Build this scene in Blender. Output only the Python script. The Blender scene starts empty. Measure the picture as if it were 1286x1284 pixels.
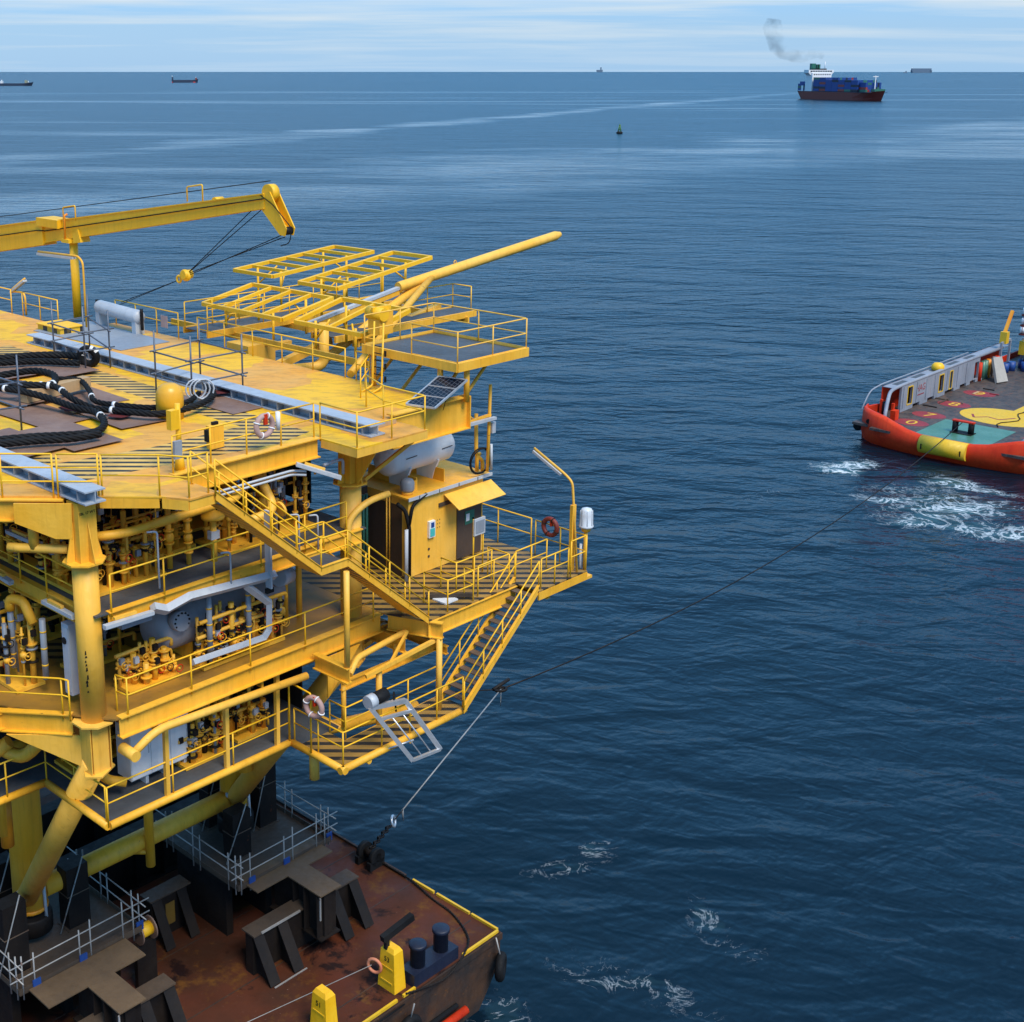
import bpy, math, random
from mathutils import Vector, Matrix
random.seed(7)
SC = bpy.context.scene
COL = SC.collection
# ------------------------------------------------------------------ camera
CX, CY, FPX, HY, CAMH = 490.0, 512.0, 1646.0, 88.5, 34.0
TH = math.atan2(CY - HY, FPX)
cam = bpy.data.cameras.new('camera'); camo = bpy.data.objects.new('camera', cam); COL.objects.link(camo)
camo.location = (0, 0, CAMH); camo.rotation_euler = (math.pi/2 - TH, 0, 0)
cam.sensor_width = 36; cam.sensor_fit = 'HORIZONTAL'; cam.lens = 36*FPX/1286
cam.shift_x = (643 - CX)/1286; cam.shift_y = -(642 - CY)/1286
cam.clip_start = 0.5; cam.clip_end = 200000
SC.camera = camo
# ------------------------------------------------------------------ sky, sun, exposure
SUN_EL, SUN_AZ = math.radians(56), math.radians(148)      # azimuth clockwise from +Y: behind the camera, to its right
world = bpy.data.worlds.new('World'); SC.world = world; world.use_nodes = True
nt = world.node_tree; nt.nodes.clear()
def N(t, typ, **kw):
    n = t.nodes.new(typ)
    for k, v in kw.items():
        if k.startswith('i_'):
            key = k[2:]
            n.inputs[int(key) if key.isdigit() else key.replace('_', ' ')].default_value = v
        else: setattr(n, k, v)
    return n
def LK(t, a, b): t.links.new(a, b)
sky = N(nt, 'ShaderNodeTexSky', sky_type='NISHITA', sun_disc=False, sun_elevation=SUN_EL, sun_rotation=SUN_AZ,
        altitude=0, air_density=1.0, dust_density=0.3, ozone_density=2.0)
tc = N(nt, 'ShaderNodeTexCoord')
sep = N(nt, 'ShaderNodeSeparateXYZ'); LK(nt, tc.outputs['Generated'], sep.inputs[0])
zz = N(nt, 'ShaderNodeMath', operation='MAXIMUM', i_1=0.0); LK(nt, sep.outputs[2], zz.inputs[0])
za = N(nt, 'ShaderNodeMath', operation='ADD', i_1=0.045); LK(nt, zz.outputs[0], za.inputs[0])
dx = N(nt, 'ShaderNodeMath', operation='DIVIDE'); LK(nt, sep.outputs[0], dx.inputs[0]); LK(nt, za.outputs[0], dx.inputs[1])
dy = N(nt, 'ShaderNodeMath', operation='DIVIDE'); LK(nt, sep.outputs[1], dy.inputs[0]); LK(nt, za.outputs[0], dy.inputs[1])
cmb = N(nt, 'ShaderNodeCombineXYZ'); LK(nt, dx.outputs[0], cmb.inputs[0]); LK(nt, dy.outputs[0], cmb.inputs[1])
mp = N(nt, 'ShaderNodeMapping'); mp.inputs['Scale'].default_value = (0.19, 0.36, 1); mp.inputs['Location'].default_value = (2.3, 1.15, 0); LK(nt, cmb.outputs[0], mp.inputs[0])
cn2 = N(nt, 'ShaderNodeTexNoise', i_Scale=2.6, i_Detail=5.0, i_Roughness=0.6); LK(nt, mp.outputs[0], cn2.inputs['Vector'])
cn = N(nt, 'ShaderNodeTexNoise', i_Scale=1.0, i_Detail=7.0, i_Roughness=0.55, i_Distortion=0.5); LK(nt, mp.outputs[0], cn.inputs['Vector'])
cr = N(nt, 'ShaderNodeValToRGB'); cr.color_ramp.elements[0].position = 0.44; cr.color_ramp.elements[1].position = 0.64
cs = N(nt, 'ShaderNodeMath', operation='MULTIPLY_ADD', i_1=0.30, i_2=-0.15); LK(nt, cn2.outputs[0], cs.inputs[0])
cs2 = N(nt, 'ShaderNodeMath', operation='ADD'); LK(nt, cs.outputs[0], cs2.inputs[0]); LK(nt, cn.outputs[0], cs2.inputs[1]); LK(nt, cs2.outputs[0], cr.inputs[0])
# the veil of cloud thins into clear blue air right above the horizon
hz = N(nt, 'ShaderNodeMapRange', i_1=0.006, i_2=0.045, i_3=0.25, i_4=0.95); LK(nt, sep.outputs[2], hz.inputs[0])
cm = N(nt, 'ShaderNodeMath', operation='MULTIPLY'); LK(nt, cr.outputs[0], cm.inputs[0]); LK(nt, hz.outputs[0], cm.inputs[1])
hi = N(nt, 'ShaderNodeMapRange', i_1=0.05, i_2=0.20, i_3=1.0, i_4=0.25); LK(nt, sep.outputs[2], hi.inputs[0])   # overhead the cloud layer is seen end on and lets more blue through
cm_ = cm; cm = N(nt, 'ShaderNodeMath', operation='MULTIPLY'); LK(nt, cm_.outputs[0], cm.inputs[0]); LK(nt, hi.outputs[0], cm.inputs[1])
af = N(nt, 'ShaderNodeMapRange', i_1=0.0, i_2=0.22, i_3=0.88, i_4=0.75); LK(nt, sep.outputs[2], af.inputs[0])
air = N(nt, 'ShaderNodeMixRGB', blend_type='MIX'); LK(nt, af.outputs[0], air.inputs[0]); LK(nt, sky.outputs[0], air.inputs[1])
bf = N(nt, 'ShaderNodeMapRange', i_1=0.03, i_2=0.13, i_3=0.0, i_4=1.0); LK(nt, sep.outputs[2], bf.inputs[0])
blue = N(nt, 'ShaderNodeMixRGB', blend_type='MIX'); LK(nt, bf.outputs[0], blue.inputs[0]); blue.inputs[1].default_value = (2.0, 3.7, 5.8, 1); blue.inputs[2].default_value = (0.9, 4.2, 8.8, 1); LK(nt, blue.outputs[0], air.inputs[2])
mx = N(nt, 'ShaderNodeMixRGB', blend_type='MIX'); LK(nt, cm.outputs[0], mx.inputs[0]); LK(nt, air.outputs[0], mx.inputs[1]); mx.inputs[2].default_value = (4.6, 5.3, 5.8, 1)
bg = N(nt, 'ShaderNodeBackground', i_Strength=0.1); LK(nt, mx.outputs[0], bg.inputs[0])
wo = N(nt, 'ShaderNodeOutputWorld'); LK(nt, bg.outputs[0], wo.inputs[0])
sl = bpy.data.lights.new('sun', 'SUN'); sl.energy = 2.7; sl.angle = math.radians(26); sl.color = (1.0, 0.90, 0.74)
so = bpy.data.objects.new('sun', sl); COL.objects.link(so)
sd = Vector((math.sin(SUN_AZ)*math.cos(SUN_EL), math.cos(SUN_AZ)*math.cos(SUN_EL), math.sin(SUN_EL)))
so.rotation_euler = (-sd).to_track_quat('-Z', 'Y').to_euler(); so.location = sd*300
SC.view_settings.view_transform = 'Standard'; SC.view_settings.look = 'None'
SC.view_settings.exposure = 0.58; SC.view_settings.gamma = 1.0; SC.view_settings.use_curve_mapping = False
SC.render.engine = 'CYCLES'
SC.cycles.use_denoising = True; SC.cycles.max_bounces = 6; SC.cycles.volume_step_rate = 4
# ------------------------------------------------------------------ frames: platform axes u (right and away), w (left and away)
A45 = math.radians(45)
class Frame:
    def __init__(s, ox, oy, ang): s.o = Vector((ox, oy, 0)); s.a = ang; s.m = Matrix.Translation(s.o) @ Matrix.Rotation(ang, 4, 'Z')
PF = Frame(-8.0766, 32.5269, A45)
TF = Frame(53.4, 116.65, A45)
WF = Frame(0, 0, 0)
RT, UPV, FW, CAMP = Vector((1, 0, 0)), Vector((0, math.sin(TH), math.cos(TH))), Vector((0, math.cos(TH), -math.sin(TH))), Vector((0, 0, CAMH))
def _ray(x, y): return RT*((x-CX)/FPX) - UPV*((y-CY)/FPX) + FW
def Pz(x, y, z, fr=PF):
    d = _ray(x, y); p = CAMP + d*((z-CAMH)/d.z); q = fr.m.inverted() @ p; return (q.x, q.y, q.z)
def _pl(x, y, ax, val, fr):
    im = fr.m.inverted(); c0 = im @ CAMP; d = im.to_3x3() @ _ray(x, y); q = c0 + d*((val - c0[ax])/d[ax]); return (q.x, q.y, q.z)
def Pu(x, y, u, fr=PF): return _pl(x, y, 0, u, fr)
def Pw(x, y, w, fr=PF): return _pl(x, y, 1, w, fr)
# ------------------------------------------------------------------ mesh builder
def V3(p): return Vector(p)
class MB:
    def __init__(s): s.v = []; s.f = []; s.sm = []
    def add(s, vs, fs, smooth=False):
        b = len(s.v); s.v += [tuple(v) for v in vs]
        for i, f in enumerate(fs):
            s.f.append([b+k for k in f]); s.sm.append(smooth[i] if isinstance(smooth, list) else smooth)
        return s
    def box(s, u0, u1, w0, w1, z0, z1):
        if u0 > u1: u0, u1 = u1, u0
        if w0 > w1: w0, w1 = w1, w0
        if z0 > z1: z0, z1 = z1, z0
        vs = [(u0,w0,z0),(u1,w0,z0),(u1,w1,z0),(u0,w1,z0),(u0,w0,z1),(u1,w0,z1),(u1,w1,z1),(u0,w1,z1)]
        return s.add(vs, [(0,3,2,1),(4,5,6,7),(0,1,5,4),(1,2,6,5),(2,3,7,6),(3,0,4,7)])
    def bar(s, p, q, a, b, up=(0,0,1)):
        p, q = V3(p), V3(q); d = (q-p).normalized(); up = V3(up)
        if abs(d.dot(up)) > 0.97: up = Vector((1,0,0))
        x = d.cross(up).normalized()*(a/2); y = x.cross(d).normalized()*(b/2)
        vs = [p-x-y,p+x-y,p+x+y,p-x+y,q-x-y,q+x-y,q+x+y,q-x+y]
        return s.add(vs, [(0,1,2,3),(7,6,5,4),(0,4,5,1),(1,5,6,2),(2,6,7,3),(3,7,4,0)])
    def sweep(s, pts, r, n=8, caps=True, radii=None):
        pts = [V3(p) for p in pts]; rings = []
        prev = None
        for i, p in enumerate(pts):
            if i == 0: t = pts[1]-p
            elif i == len(pts)-1: t = p-pts[i-1]
            else: t = (p-pts[i-1]).normalized() + (pts[i+1]-p).normalized()
            t.normalize()
            if prev is None:
                up = Vector((0,0,1)) if abs(t.z) < 0.95 else Vector((1,0,0))
                x = t.cross(up).normalized()
            else:
                x = (prev - t*prev.dot(t)).normalized()
            prev = x; y = t.cross(x); rr = radii[i] if radii else r
            k = 1.0
            if 0 < i < len(pts)-1:
                c = t.dot((p-pts[i-1]).normalized()); k = 1.0/max(c, 0.6)
            rings.append([p + (x*math.cos(2*math.pi*j/n) + y*math.sin(2*math.pi*j/n))*rr*(k if k < 1.3 else 1.3) for j in range(n)])
        vs = [v for rg in rings for v in rg]; fs = []; sm = []
        for i in range(len(rings)-1):
            for j in range(n):
                fs.append((i*n+j, i*n+(j+1)%n, (i+1)*n+(j+1)%n, (i+1)*n+j)); sm.append(n > 4)
        if caps:
            fs.append(tuple(range(n-1,-1,-1))); sm.append(False)
            m = (len(rings)-1)*n; fs.append(tuple(range(m, m+n))); sm.append(False)
        return s.add(vs, fs, sm)
    def tube(s, p, q, r, n=8, r2=None, caps=True):
        return s.sweep([p, q], r, n, caps, [r, r2 if r2 is not None else r])
    def pipe(s, pts, r, n=8, bend=None):     # polyline with rounded bends
        if bend is None: bend = r*3
        P = [V3(p) for p in pts]; out = [P[0]]
        for i in range(1, len(P)-1):
            a, b, c = P[i-1], P[i], P[i+1]; l1, l2 = (a-b).length, (c-b).length
            k = min(bend, l1*0.45, l2*0.45); p1 = b+(a-b).normalized()*k; p2 = b+(c-b).normalized()*k
            for t in (0, .25, .5, .75, 1): out.append(p1*(1-t)**2 + b*2*t*(1-t) + p2*t*t)
        out.append(P[-1]); return s.sweep(out, r, n)
    def prism(s, poly, z0, z1):
        a = sum(poly[i][0]*poly[(i+1)%len(poly)][1]-poly[(i+1)%len(poly)][0]*poly[i][1] for i in range(len(poly)))
        if a < 0: poly = poly[::-1]
        n = len(poly); vs = [(p[0],p[1],z0) for p in poly]+[(p[0],p[1],z1) for p in poly]
        fs = [tuple(range(n-1,-1,-1)), tuple(range(n,2*n))]+[(i,(i+1)%n,n+(i+1)%n,n+i) for i in range(n)]
        return s.add(vs, fs)
    def plate(s, pts, t):                    # flat polygon in 3D thickened by t along its normal
        P = [V3(p) for p in pts]; n = len(P); nn = (P[1]-P[0]).cross(P[2]-P[1]).normalized()*(t/2)
        vs = [p-nn for p in P]+[p+nn for p in P]
        return s.add(vs, [tuple(range(n-1,-1,-1)), tuple(range(n,2*n))]+[(i,(i+1)%n,n+(i+1)%n,n+i) for i in range(n)])
    def lathe(s, prof, base, axis=(0,0,1), n=16):     # prof: [(r, h)]
        b, d = V3(base), V3(axis).normalized(); up = Vector((0,0,1)) if abs(d.z) < .9 else Vector((1,0,0))
        x = d.cross(up).normalized(); y = d.cross(x); vs = []; fs = []; sm = []
        for r, h in prof: vs += [b+d*h+(x*math.cos(2*math.pi*j/n)+y*math.sin(2*math.pi*j/n))*max(r,1e-4) for j in range(n)]
        m = len(prof)
        for i in range(m-1):
            for j in range(n): fs.append((i*n+j,(i+1)*n+j,(i+1)*n+(j+1)%n,i*n+(j+1)%n)); sm.append(True)
        fs.append(tuple(range(n))); sm.append(False); fs.append(tuple(range((m-1)*n+n-1,(m-1)*n-1,-1))); sm.append(False)
        return s.add(vs, fs, sm)
    def torus(s, c, R, r, axis=(0,0,1), n=20, m=8, a0=0.0, a1=2*math.pi):
        c, d = V3(c), V3(axis).normalized(); up = Vector((0,0,1)) if abs(d.z) < .9 else Vector((1,0,0))
        x = d.cross(up).normalized(); y = d.cross(x); vs = []; fs = []; full = abs(a1-a0-2*math.pi) < 1e-6
        for i in range(n if full else n+1):
            t = a0+(a1-a0)*i/n; e = x*math.cos(t)+y*math.sin(t)
            for j in range(m):
                q = 2*math.pi*j/m; vs.append(c+e*(R+r*math.cos(q))+d*(r*math.sin(q)))
        k = n if full else n+1
        for i in range(n):
            for j in range(m): fs.append((i*m+j, ((i+1)%k)*m+j, ((i+1)%k)*m+(j+1)%m, i*m+(j+1)%m))
        return s.add(vs, fs, True)
    def ibeam(s, p, q, h, b, tf=0.03, tw=0.02):   # top face at p.z
        p, q = V3(p), V3(q); z = Vector((0,0,1))
        s.bar(p-z*(tf/2), q-z*(tf/2), b, tf); s.bar(p-z*(h-tf/2), q-z*(h-tf/2), b, tf)
        s.bar(p-z*(h/2), q-z*(h/2), tw, h-2*tf); return s
    def blob(s, c, rx, ry, rz, n=12, m=8):
        vs = []; fs = []
        for i in range(m+1):
            t = math.pi*i/m
            for j in range(n):
                q = 2*math.pi*j/n; vs.append((c[0]+rx*math.sin(t)*math.cos(q), c[1]+ry*math.sin(t)*math.sin(q), c[2]+rz*math.cos(t)))
        for i in range(m):
            for j in range(n): fs.append((i*n+j,(i+1)*n+j,(i+1)*n+(j+1)%n,i*n+(j+1)%n))
        return s.add(vs, fs, True)
    def mesh(s, name, mat, off=(0,0,0)):
        me = bpy.data.meshes.new(name); o = V3(off)
        me.from_pydata([(v[0]-o.x, v[1]-o.y, v[2]-o.z) for v in s.v], [], s.f)
        me.polygons.foreach_set('use_smooth', s.sm); me.materials.append(mat); me.update(); return me
    def part(s, name, mat, parent, label=None):
        off = parent['_off'] if '_off' in parent else parent.parent['_off']
        o = bpy.data.objects.new(name, s.mesh(name, mat, off)); COL.objects.link(o); o.parent = parent
        if label: o['label'] = label
        return o
    def solo(s, name, mat, label, cat, group=None, fr=PF, kind=None, off=None):
        if off is None:
            k = len(s.v); off = (sum(v[0] for v in s.v)/k, sum(v[1] for v in s.v)/k, min(v[2] for v in s.v))
        o = bpy.data.objects.new(name, s.mesh(name, mat, off)); COL.objects.link(o)
        o.matrix_world = fr.m @ Matrix.Translation(off); tag(o, label, cat, group, kind); return o
def tag(o, label=None, cat=None, group=None, kind=None):
    if label: o['label'] = label
    if cat: o['category'] = cat
    if group: o['group'] = group
    if kind: o['kind'] = kind
def thing(name, label, cat, off, group=None, fr=PF):
    o = bpy.data.objects.new(name, None); COL.objects.link(o); o.empty_display_size = 0.2
    o.matrix_world = fr.m @ Matrix.Translation(off); o['_off'] = tuple(off); tag(o, label, cat, group); return o
def dup(root, loc_off, label=None, fr=PF):       # copy a thing, its parts and sub-parts, moved by loc_off in the frame
    r = root.copy(); COL.objects.link(r); off = tuple(V3(root['_off'])+V3(loc_off)); r['_off'] = off
    r.matrix_world = fr.m @ Matrix.Translation(off)
    if label: r['label'] = label
    for ch in list(root.children):
        c = ch.copy(); COL.objects.link(c); c.parent = r
        for g in ch.children:
            d = g.copy(); COL.objects.link(d); d.parent = c
    return r
def text_part(name, body, size, mat, parent, origin, xdir, ydir, depth=0.004):
    cu = bpy.data.curves.new(name, 'FONT'); cu.body = body; cu.size = size; cu.extrude = depth; cu.align_x = 'CENTER'; cu.align_y = 'CENTER'
    tmp = bpy.data.objects.new('tmp_text', cu); COL.objects.link(tmp); bpy.context.view_layer.update()
    me = bpy.data.meshes.new_from_object(tmp.evaluated_get(bpy.context.evaluated_depsgraph_get()))
    bpy.data.objects.remove(tmp); bpy.data.curves.remove(cu)
    x, y = V3(xdir).normalized(), V3(ydir).normalized(); z = x.cross(y)
    off = V3(parent['_off'] if '_off' in parent else parent.parent['_off'])
    m = Matrix((x, y, z)).transposed().to_4x4(); m.translation = V3(origin)-off
    me.transform(m); me.materials.clear(); me.materials.append(mat); me.name = name
    o = bpy.data.objects.new(name, me); COL.objects.link(o); o.parent = parent; return o
# ------------------------------------------------------------------ materials
def newmat(name):
    m = bpy.data.materials.new(name); m.use_nodes = True; t = m.node_tree; t.nodes.clear()
    b = N(t, 'ShaderNodeBsdfPrincipled'); o = N(t, 'ShaderNodeOutputMaterial'); LK(t, b.outputs[0], o.inputs[0]); return m, t, b
def rgb(c): return (c[0], c[1], c[2], 1.0)
def ramp(t, src, p0, p1, c0=(0,0,0,1), c1=(1,1,1,1)):
    r = N(t, 'ShaderNodeValToRGB'); r.color_ramp.elements[0].position = p0; r.color_ramp.elements[1].position = p1
    r.color_ramp.elements[0].color = c0; r.color_ramp.elements[1].color = c1; LK(t, src, r.inputs[0]); return r
def mixc(t, f, a, b, typ='MIX'):
    m = N(t, 'ShaderNodeMixRGB', blend_type=typ)
    if isinstance(f, float): m.inputs[0].default_value = f
    else: LK(t, f, m.inputs[0])
    for i, c in ((1, a), (2, b)):
        if isinstance(c, tuple): m.inputs[i].default_value = rgb(c)
        else: LK(t, c, m.inputs[i])
    return m.outputs[0]
def vec(t, world=False, scale=(1,1,1), rot=(0,0,0)):
    if world: v = N(t, 'ShaderNodeNewGeometry').outputs['Position']
    else: v = N(t, 'ShaderNodeTexCoord').outputs['Object']
    m = N(t, 'ShaderNodeMapping'); m.inputs['Scale'].default_value = scale; m.inputs['Rotation'].default_value = rot; LK(t, v, m.inputs[0]); return m.outputs[0]
def noise(t, v, sc, det=4.0, ro=0.55, dist=0.0):
    n = N(t, 'ShaderNodeTexNoise', i_Scale=sc, i_Detail=det, i_Roughness=ro, i_Distortion=dist); LK(t, v, n.inputs['Vector']); return n.outputs[0]
def paint(name, col, fade=None, rust=0.0, rough=0.45, grime=0.25, metal=0.0, scale=0.6, bump=0.02, rustcol=(0.11,0.035,0.012), streak=0.0):
    m, t, b = newmat(name)
    fade = fade or tuple(min(1, c*1.12+0.01) for c in col)
    v = vec(t, True); vs = vec(t, True, (2.2, 2.2, 0.25))
    c = mixc(t, ramp(t, noise(t, v, scale, 5), 0.38, 0.66).outputs[0], col, fade)
    if grime > 0:
        g = ramp(t, noise(t, vs, 1.7, 6, 0.65), 0.46, 0.78, (0,0,0,1), (grime,grime,grime,1))
        c = mixc(t, g.outputs[0], c, tuple(x*0.42 for x in col))
    if rust > 0:
        r = ramp(t, noise(t, v, 3.1, 9, 0.72), 0.72-rust*0.24, 0.76-rust*0.22)
        c = mixc(t, r.outputs[0], c, rustcol)
    if streak > 0:        # thin rust runs down the paint
        sr = ramp(t, noise(t, vec(t, True, (5.5, 5.5, 0.30)), 1.6, 7, 0.7), 0.56, 0.72, (0,0,0,1), (streak,streak,streak,1)); c = mixc(t, sr.outputs[0], c, (0.30,0.11,0.02))
    LK(t, c, b.inputs['Base Color'])
    rr = ramp(t, noise(t, v, 5.0, 3), 0.3, 0.7, (rough*0.85,)*3+(1,), (min(1,rough*1.2),)*3+(1,)); LK(t, rr.outputs[0], b.inputs['Roughness'])
    b.inputs['Metallic'].default_value = metal
    if bump:
        bp = N(t, 'ShaderNodeBump', i_Strength=0.4, i_Distance=bump); LK(t, noise(t, v, 7.0, 4), bp.inputs['Height']); LK(t, bp.outputs[0], b.inputs['Normal'])
    return m
Y = paint('yellow_paint', (0.87,0.415,0.020), (0.89,0.475,0.045), 0.24, 0.55, 0.34, streak=0.35)
YB = paint('bright_yellow_paint', (0.88,0.46,0.006), (0.89,0.51,0.018), 0.12, 0.5, 0.22, streak=0.2)
YP = paint('pale_yellow_paint', (0.87,0.45,0.042), (0.88,0.50,0.080), 0.20, 0.55, 0.30, streak=0.3)
YO = paint('orange_primer_paint', (0.78,0.24,0.01), (0.74,0.32,0.015), 0.15, 0.45, 0.2)
WH = paint('white_paint', (0.74,0.75,0.77), (0.79,0.79,0.80), 0.04, 0.4, 0.18)
GREY = paint('grey_paint', (0.22,0.25,0.30), (0.27,0.30,0.34), 0.05, 0.5, 0.3)
LGREY = paint('light_grey_steel', (0.42,0.45,0.50), (0.50,0.53,0.57), 0.04, 0.4, 0.3)
GALV = paint('galvanised_tube', (0.10,0.12,0.16), (0.14,0.16,0.20), 0.05, 0.45, 0.3, 0.4)
SCAF = paint('bright_scaffold_tube', (0.28,0.27,0.26), (0.38,0.36,0.34), 0.45, 0.5, 0.3, 0.2)
ALU = paint('aluminium', (0.55,0.57,0.60), (0.62,0.63,0.66), 0.0, 0.35, 0.15, 0.6)
BLK = paint('black_rubber', (0.006,0.006,0.007), (0.013,0.013,0.014), 0.0, 0.7, 0.2)
BLK.node_tree.nodes['Principled BSDF'].inputs['Specular IOR Level'].default_value = 0.2
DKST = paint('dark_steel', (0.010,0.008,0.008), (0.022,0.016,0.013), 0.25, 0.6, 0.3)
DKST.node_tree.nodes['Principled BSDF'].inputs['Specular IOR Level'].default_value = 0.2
BRST = paint('brown_primed_steel', (0.055,0.038,0.027), (0.085,0.055,0.034), 0.30, 0.7, 0.35, scale=0.5)
TPLATE = paint('brown_cover_steel', (0.105,0.066,0.036), (0.145,0.090,0.046), 0.30, 0.65, 0.35, scale=0.5)
DULLY = paint('dull_yellow_patch', (0.20,0.11,0.012), (0.12,0.07,0.015), 0.5, 0.7, 0.4)
BROWN = paint('brown_door_paint', (0.060,0.040,0.030), (0.075,0.05,0.038), 0.0, 0.5, 0.2)
RUSTY = paint('rusty_tread_steel', (0.10,0.065,0.045), (0.15,0.10,0.065), 0.5, 0.8, 0.3)
RED = paint('red_paint', (0.58,0.026,0.004), (0.64,0.048,0.008), 0.25, 0.58, 0.45)
ORBUOY = paint('lifebuoy_orange', (0.62,0.14,0.05), (0.55,0.22,0.13), 0.0, 0.6, 0.3)
PALEBUOY = paint('faded_lifebuoy', (0.42,0.25,0.22), (0.50,0.34,0.30), 0.0, 0.7, 0.4)
RED.node_tree.nodes['Principled BSDF'].inputs['Specular IOR Level'].default_value = 0.25
TEAL = paint('teal_plastic', (0.05,0.42,0.42), None, 0, 0.4, 0.1)
GREEN = paint('green_paint', (0.02,0.13,0.09), None, 0.05, 0.4, 0.2)
NAVY = paint('navy_paint', (0.008,0.012,0.030), (0.012,0.017,0.04), 0.25, 0.5, 0.3)
BLUEC = paint('blue_paint', (0.01,0.05,0.22), (0.012,0.06,0.26), 0.06, 0.5, 0.3)
WOOD = paint('plain_timber', (0.42,0.26,0.12), (0.50,0.33,0.17), 0.1, 0.7, 0.3)
PLY = paint('brown_film_plywood', (0.19,0.105,0.075), (0.25,0.15,0.11), 0.15, 0.55, 0.3, scale=0.9)
SKID = paint('skid_beam_grey', (0.33,0.37,0.43), (0.40,0.44,0.50), 0.08, 0.5, 0.35)
GRAT = paint('grey_grating', (0.055,0.060,0.068), (0.085,0.09,0.10), 0.05, 0.6, 0.3)
MAROON = paint('maroon_paint', (0.19,0.022,0.014), (0.22,0.032,0.02), 0.15, 0.5, 0.3)
HULLB = paint('dark_blue_hull', (0.02,0.035,0.07), None, 0.1, 0.5, 0.3)
FARG = paint('haze_tint_hull', (0.10,0.16,0.24), None, 0, 0.7, 0.1)  # distance haze is put into this hull colour
def hatch(name, a, bcol, period, axis):       # painted diagonal hatching
    m, t, b = newmat(name); g = N(t, 'ShaderNodeNewGeometry'); sp = N(t, 'ShaderNodeSeparateXYZ'); LK(t, g.outputs['Position'], sp.inputs[0])
    d = N(t, 'ShaderNodeMath', operation='DIVIDE', i_1=period); LK(t, sp.outputs[axis], d.inputs[0])
    fr = N(t, 'ShaderNodeMath', operation='FRACT'); LK(t, d.outputs[0], fr.inputs[0])
    lt = N(t, 'ShaderNodeMath', operation='LESS_THAN', i_1=0.45); LK(t, fr.outputs[0], lt.inputs[0])
    v = vec(t, True); wear = ramp(t, noise(t, v, 3.0, 8, .7), 0.28, 0.46)
    f = N(t, 'ShaderNodeMath', operation='MULTIPLY'); LK(t, lt.outputs[0], f.inputs[0]); LK(t, wear.outputs[0], f.inputs[1])
    base = mixc(t, ramp(t, noise(t, v, 0.7, 5), .35, .65).outputs[0], a, tuple(x*0.72 for x in a))
    LK(t, mixc(t, lt.outputs[0], base, mixc(t, wear.outputs[0], tuple((x+y)/2 for x, y in zip(a, bcol)), bcol)), b.inputs['Base Color']); b.inputs['Roughness'].default_value = 0.6
    return m
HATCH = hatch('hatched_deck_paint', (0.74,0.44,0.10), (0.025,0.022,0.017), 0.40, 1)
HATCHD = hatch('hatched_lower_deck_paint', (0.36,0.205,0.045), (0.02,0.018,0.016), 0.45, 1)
CHEV = hatch('black_yellow_chevron', (0.80,0.47,0.02), (0.02,0.02,0.02), 0.55, 0)
def deckpaint():
    m, t, b = newmat('worn_deck_paint'); v = vec(t, True, rot=(0,0,-A45))
    vo = N(t, 'ShaderNodeTexVoronoi', distance='CHEBYCHEV', i_Scale=0.42, i_Randomness=0.9); LK(t, v, vo.inputs['Vector'])
    sp = N(t, 'ShaderNodeSeparateColor'); LK(t, vo.outputs['Color'], sp.inputs[0])
    patch = ramp(t, sp.outputs[0], 0.54, 0.60)
    worn = mixc(t, ramp(t, noise(t, v, 0.55, 6, .6), .35, .68).outputs[0], (0.76,0.33,0.030), (0.70,0.36,0.075))
    c = mixc(t, patch.outputs[0], worn, (0.82,0.45,0.008))
    dirt = ramp(t, noise(t, vec(t, True, (0.9,2.2,1), (0,0,-A45)), 1.3, 9, .72), 0.47, 0.74, (0,0,0,1), (.85,.85,.85,1))
    c = mixc(t, dirt.outputs[0], c, (0.34,0.15,0.035))
    LK(t, c, b.inputs['Base Color']); b.inputs['Roughness'].default_value = 0.55
    bp = N(t, 'ShaderNodeBump', i_Strength=0.3, i_Distance=0.02); LK(t, noise(t, v, 9.0, 4), bp.inputs['Height']); LK(t, bp.outputs[0], b.inputs['Normal'])
    return m
DECK = deckpaint()
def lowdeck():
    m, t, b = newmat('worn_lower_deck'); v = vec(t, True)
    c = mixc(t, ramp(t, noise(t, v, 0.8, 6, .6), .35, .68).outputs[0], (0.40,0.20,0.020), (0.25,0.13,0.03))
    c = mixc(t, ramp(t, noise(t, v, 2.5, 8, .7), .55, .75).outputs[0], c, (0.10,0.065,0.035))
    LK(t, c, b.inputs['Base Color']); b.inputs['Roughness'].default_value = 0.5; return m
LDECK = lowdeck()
def bargedeck():
    m, t, b = newmat('rusty_barge_deck'); v = vec(t, True)
    c = mixc(t, ramp(t, noise(t, v, 0.35, 8, .62), .36, .66).outputs[0], (0.090,0.025,0.012), (0.046,0.018,0.010))
    c = mixc(t, ramp(t, noise(t, v, 0.9, 9, .7), .54, .66).outputs[0], c, (0.12,0.048,0.010))
    c = mixc(t, ramp(t, noise(t, v, 0.5, 9, .7, .4), .57, .63).outputs[0], c, (0.016,0.006,0.005))
    c = mixc(t, ramp(t, noise(t, v, 6.0, 6, .7), .66, .74).outputs[0], c, (0.20,0.11,0.08))
    LK(t, c, b.inputs['Base Color'])
    rr = ramp(t, noise(t, v, 0.6, 6, .6), .40, .60, (.48,.48,.48,1), (.85,.85,.85,1)); LK(t, rr.outputs[0], b.inputs['Roughness']); b.inputs['Specular IOR Level'].default_value = 0.2
    bp = N(t, 'ShaderNodeBump', i_Strength=0.5, i_Distance=0.03); LK(t, noise(t, v, 2.0, 8), bp.inputs['Height']); LK(t, bp.outputs[0], b.inputs['Normal'])
    return m
BDECK = bargedeck()
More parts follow.
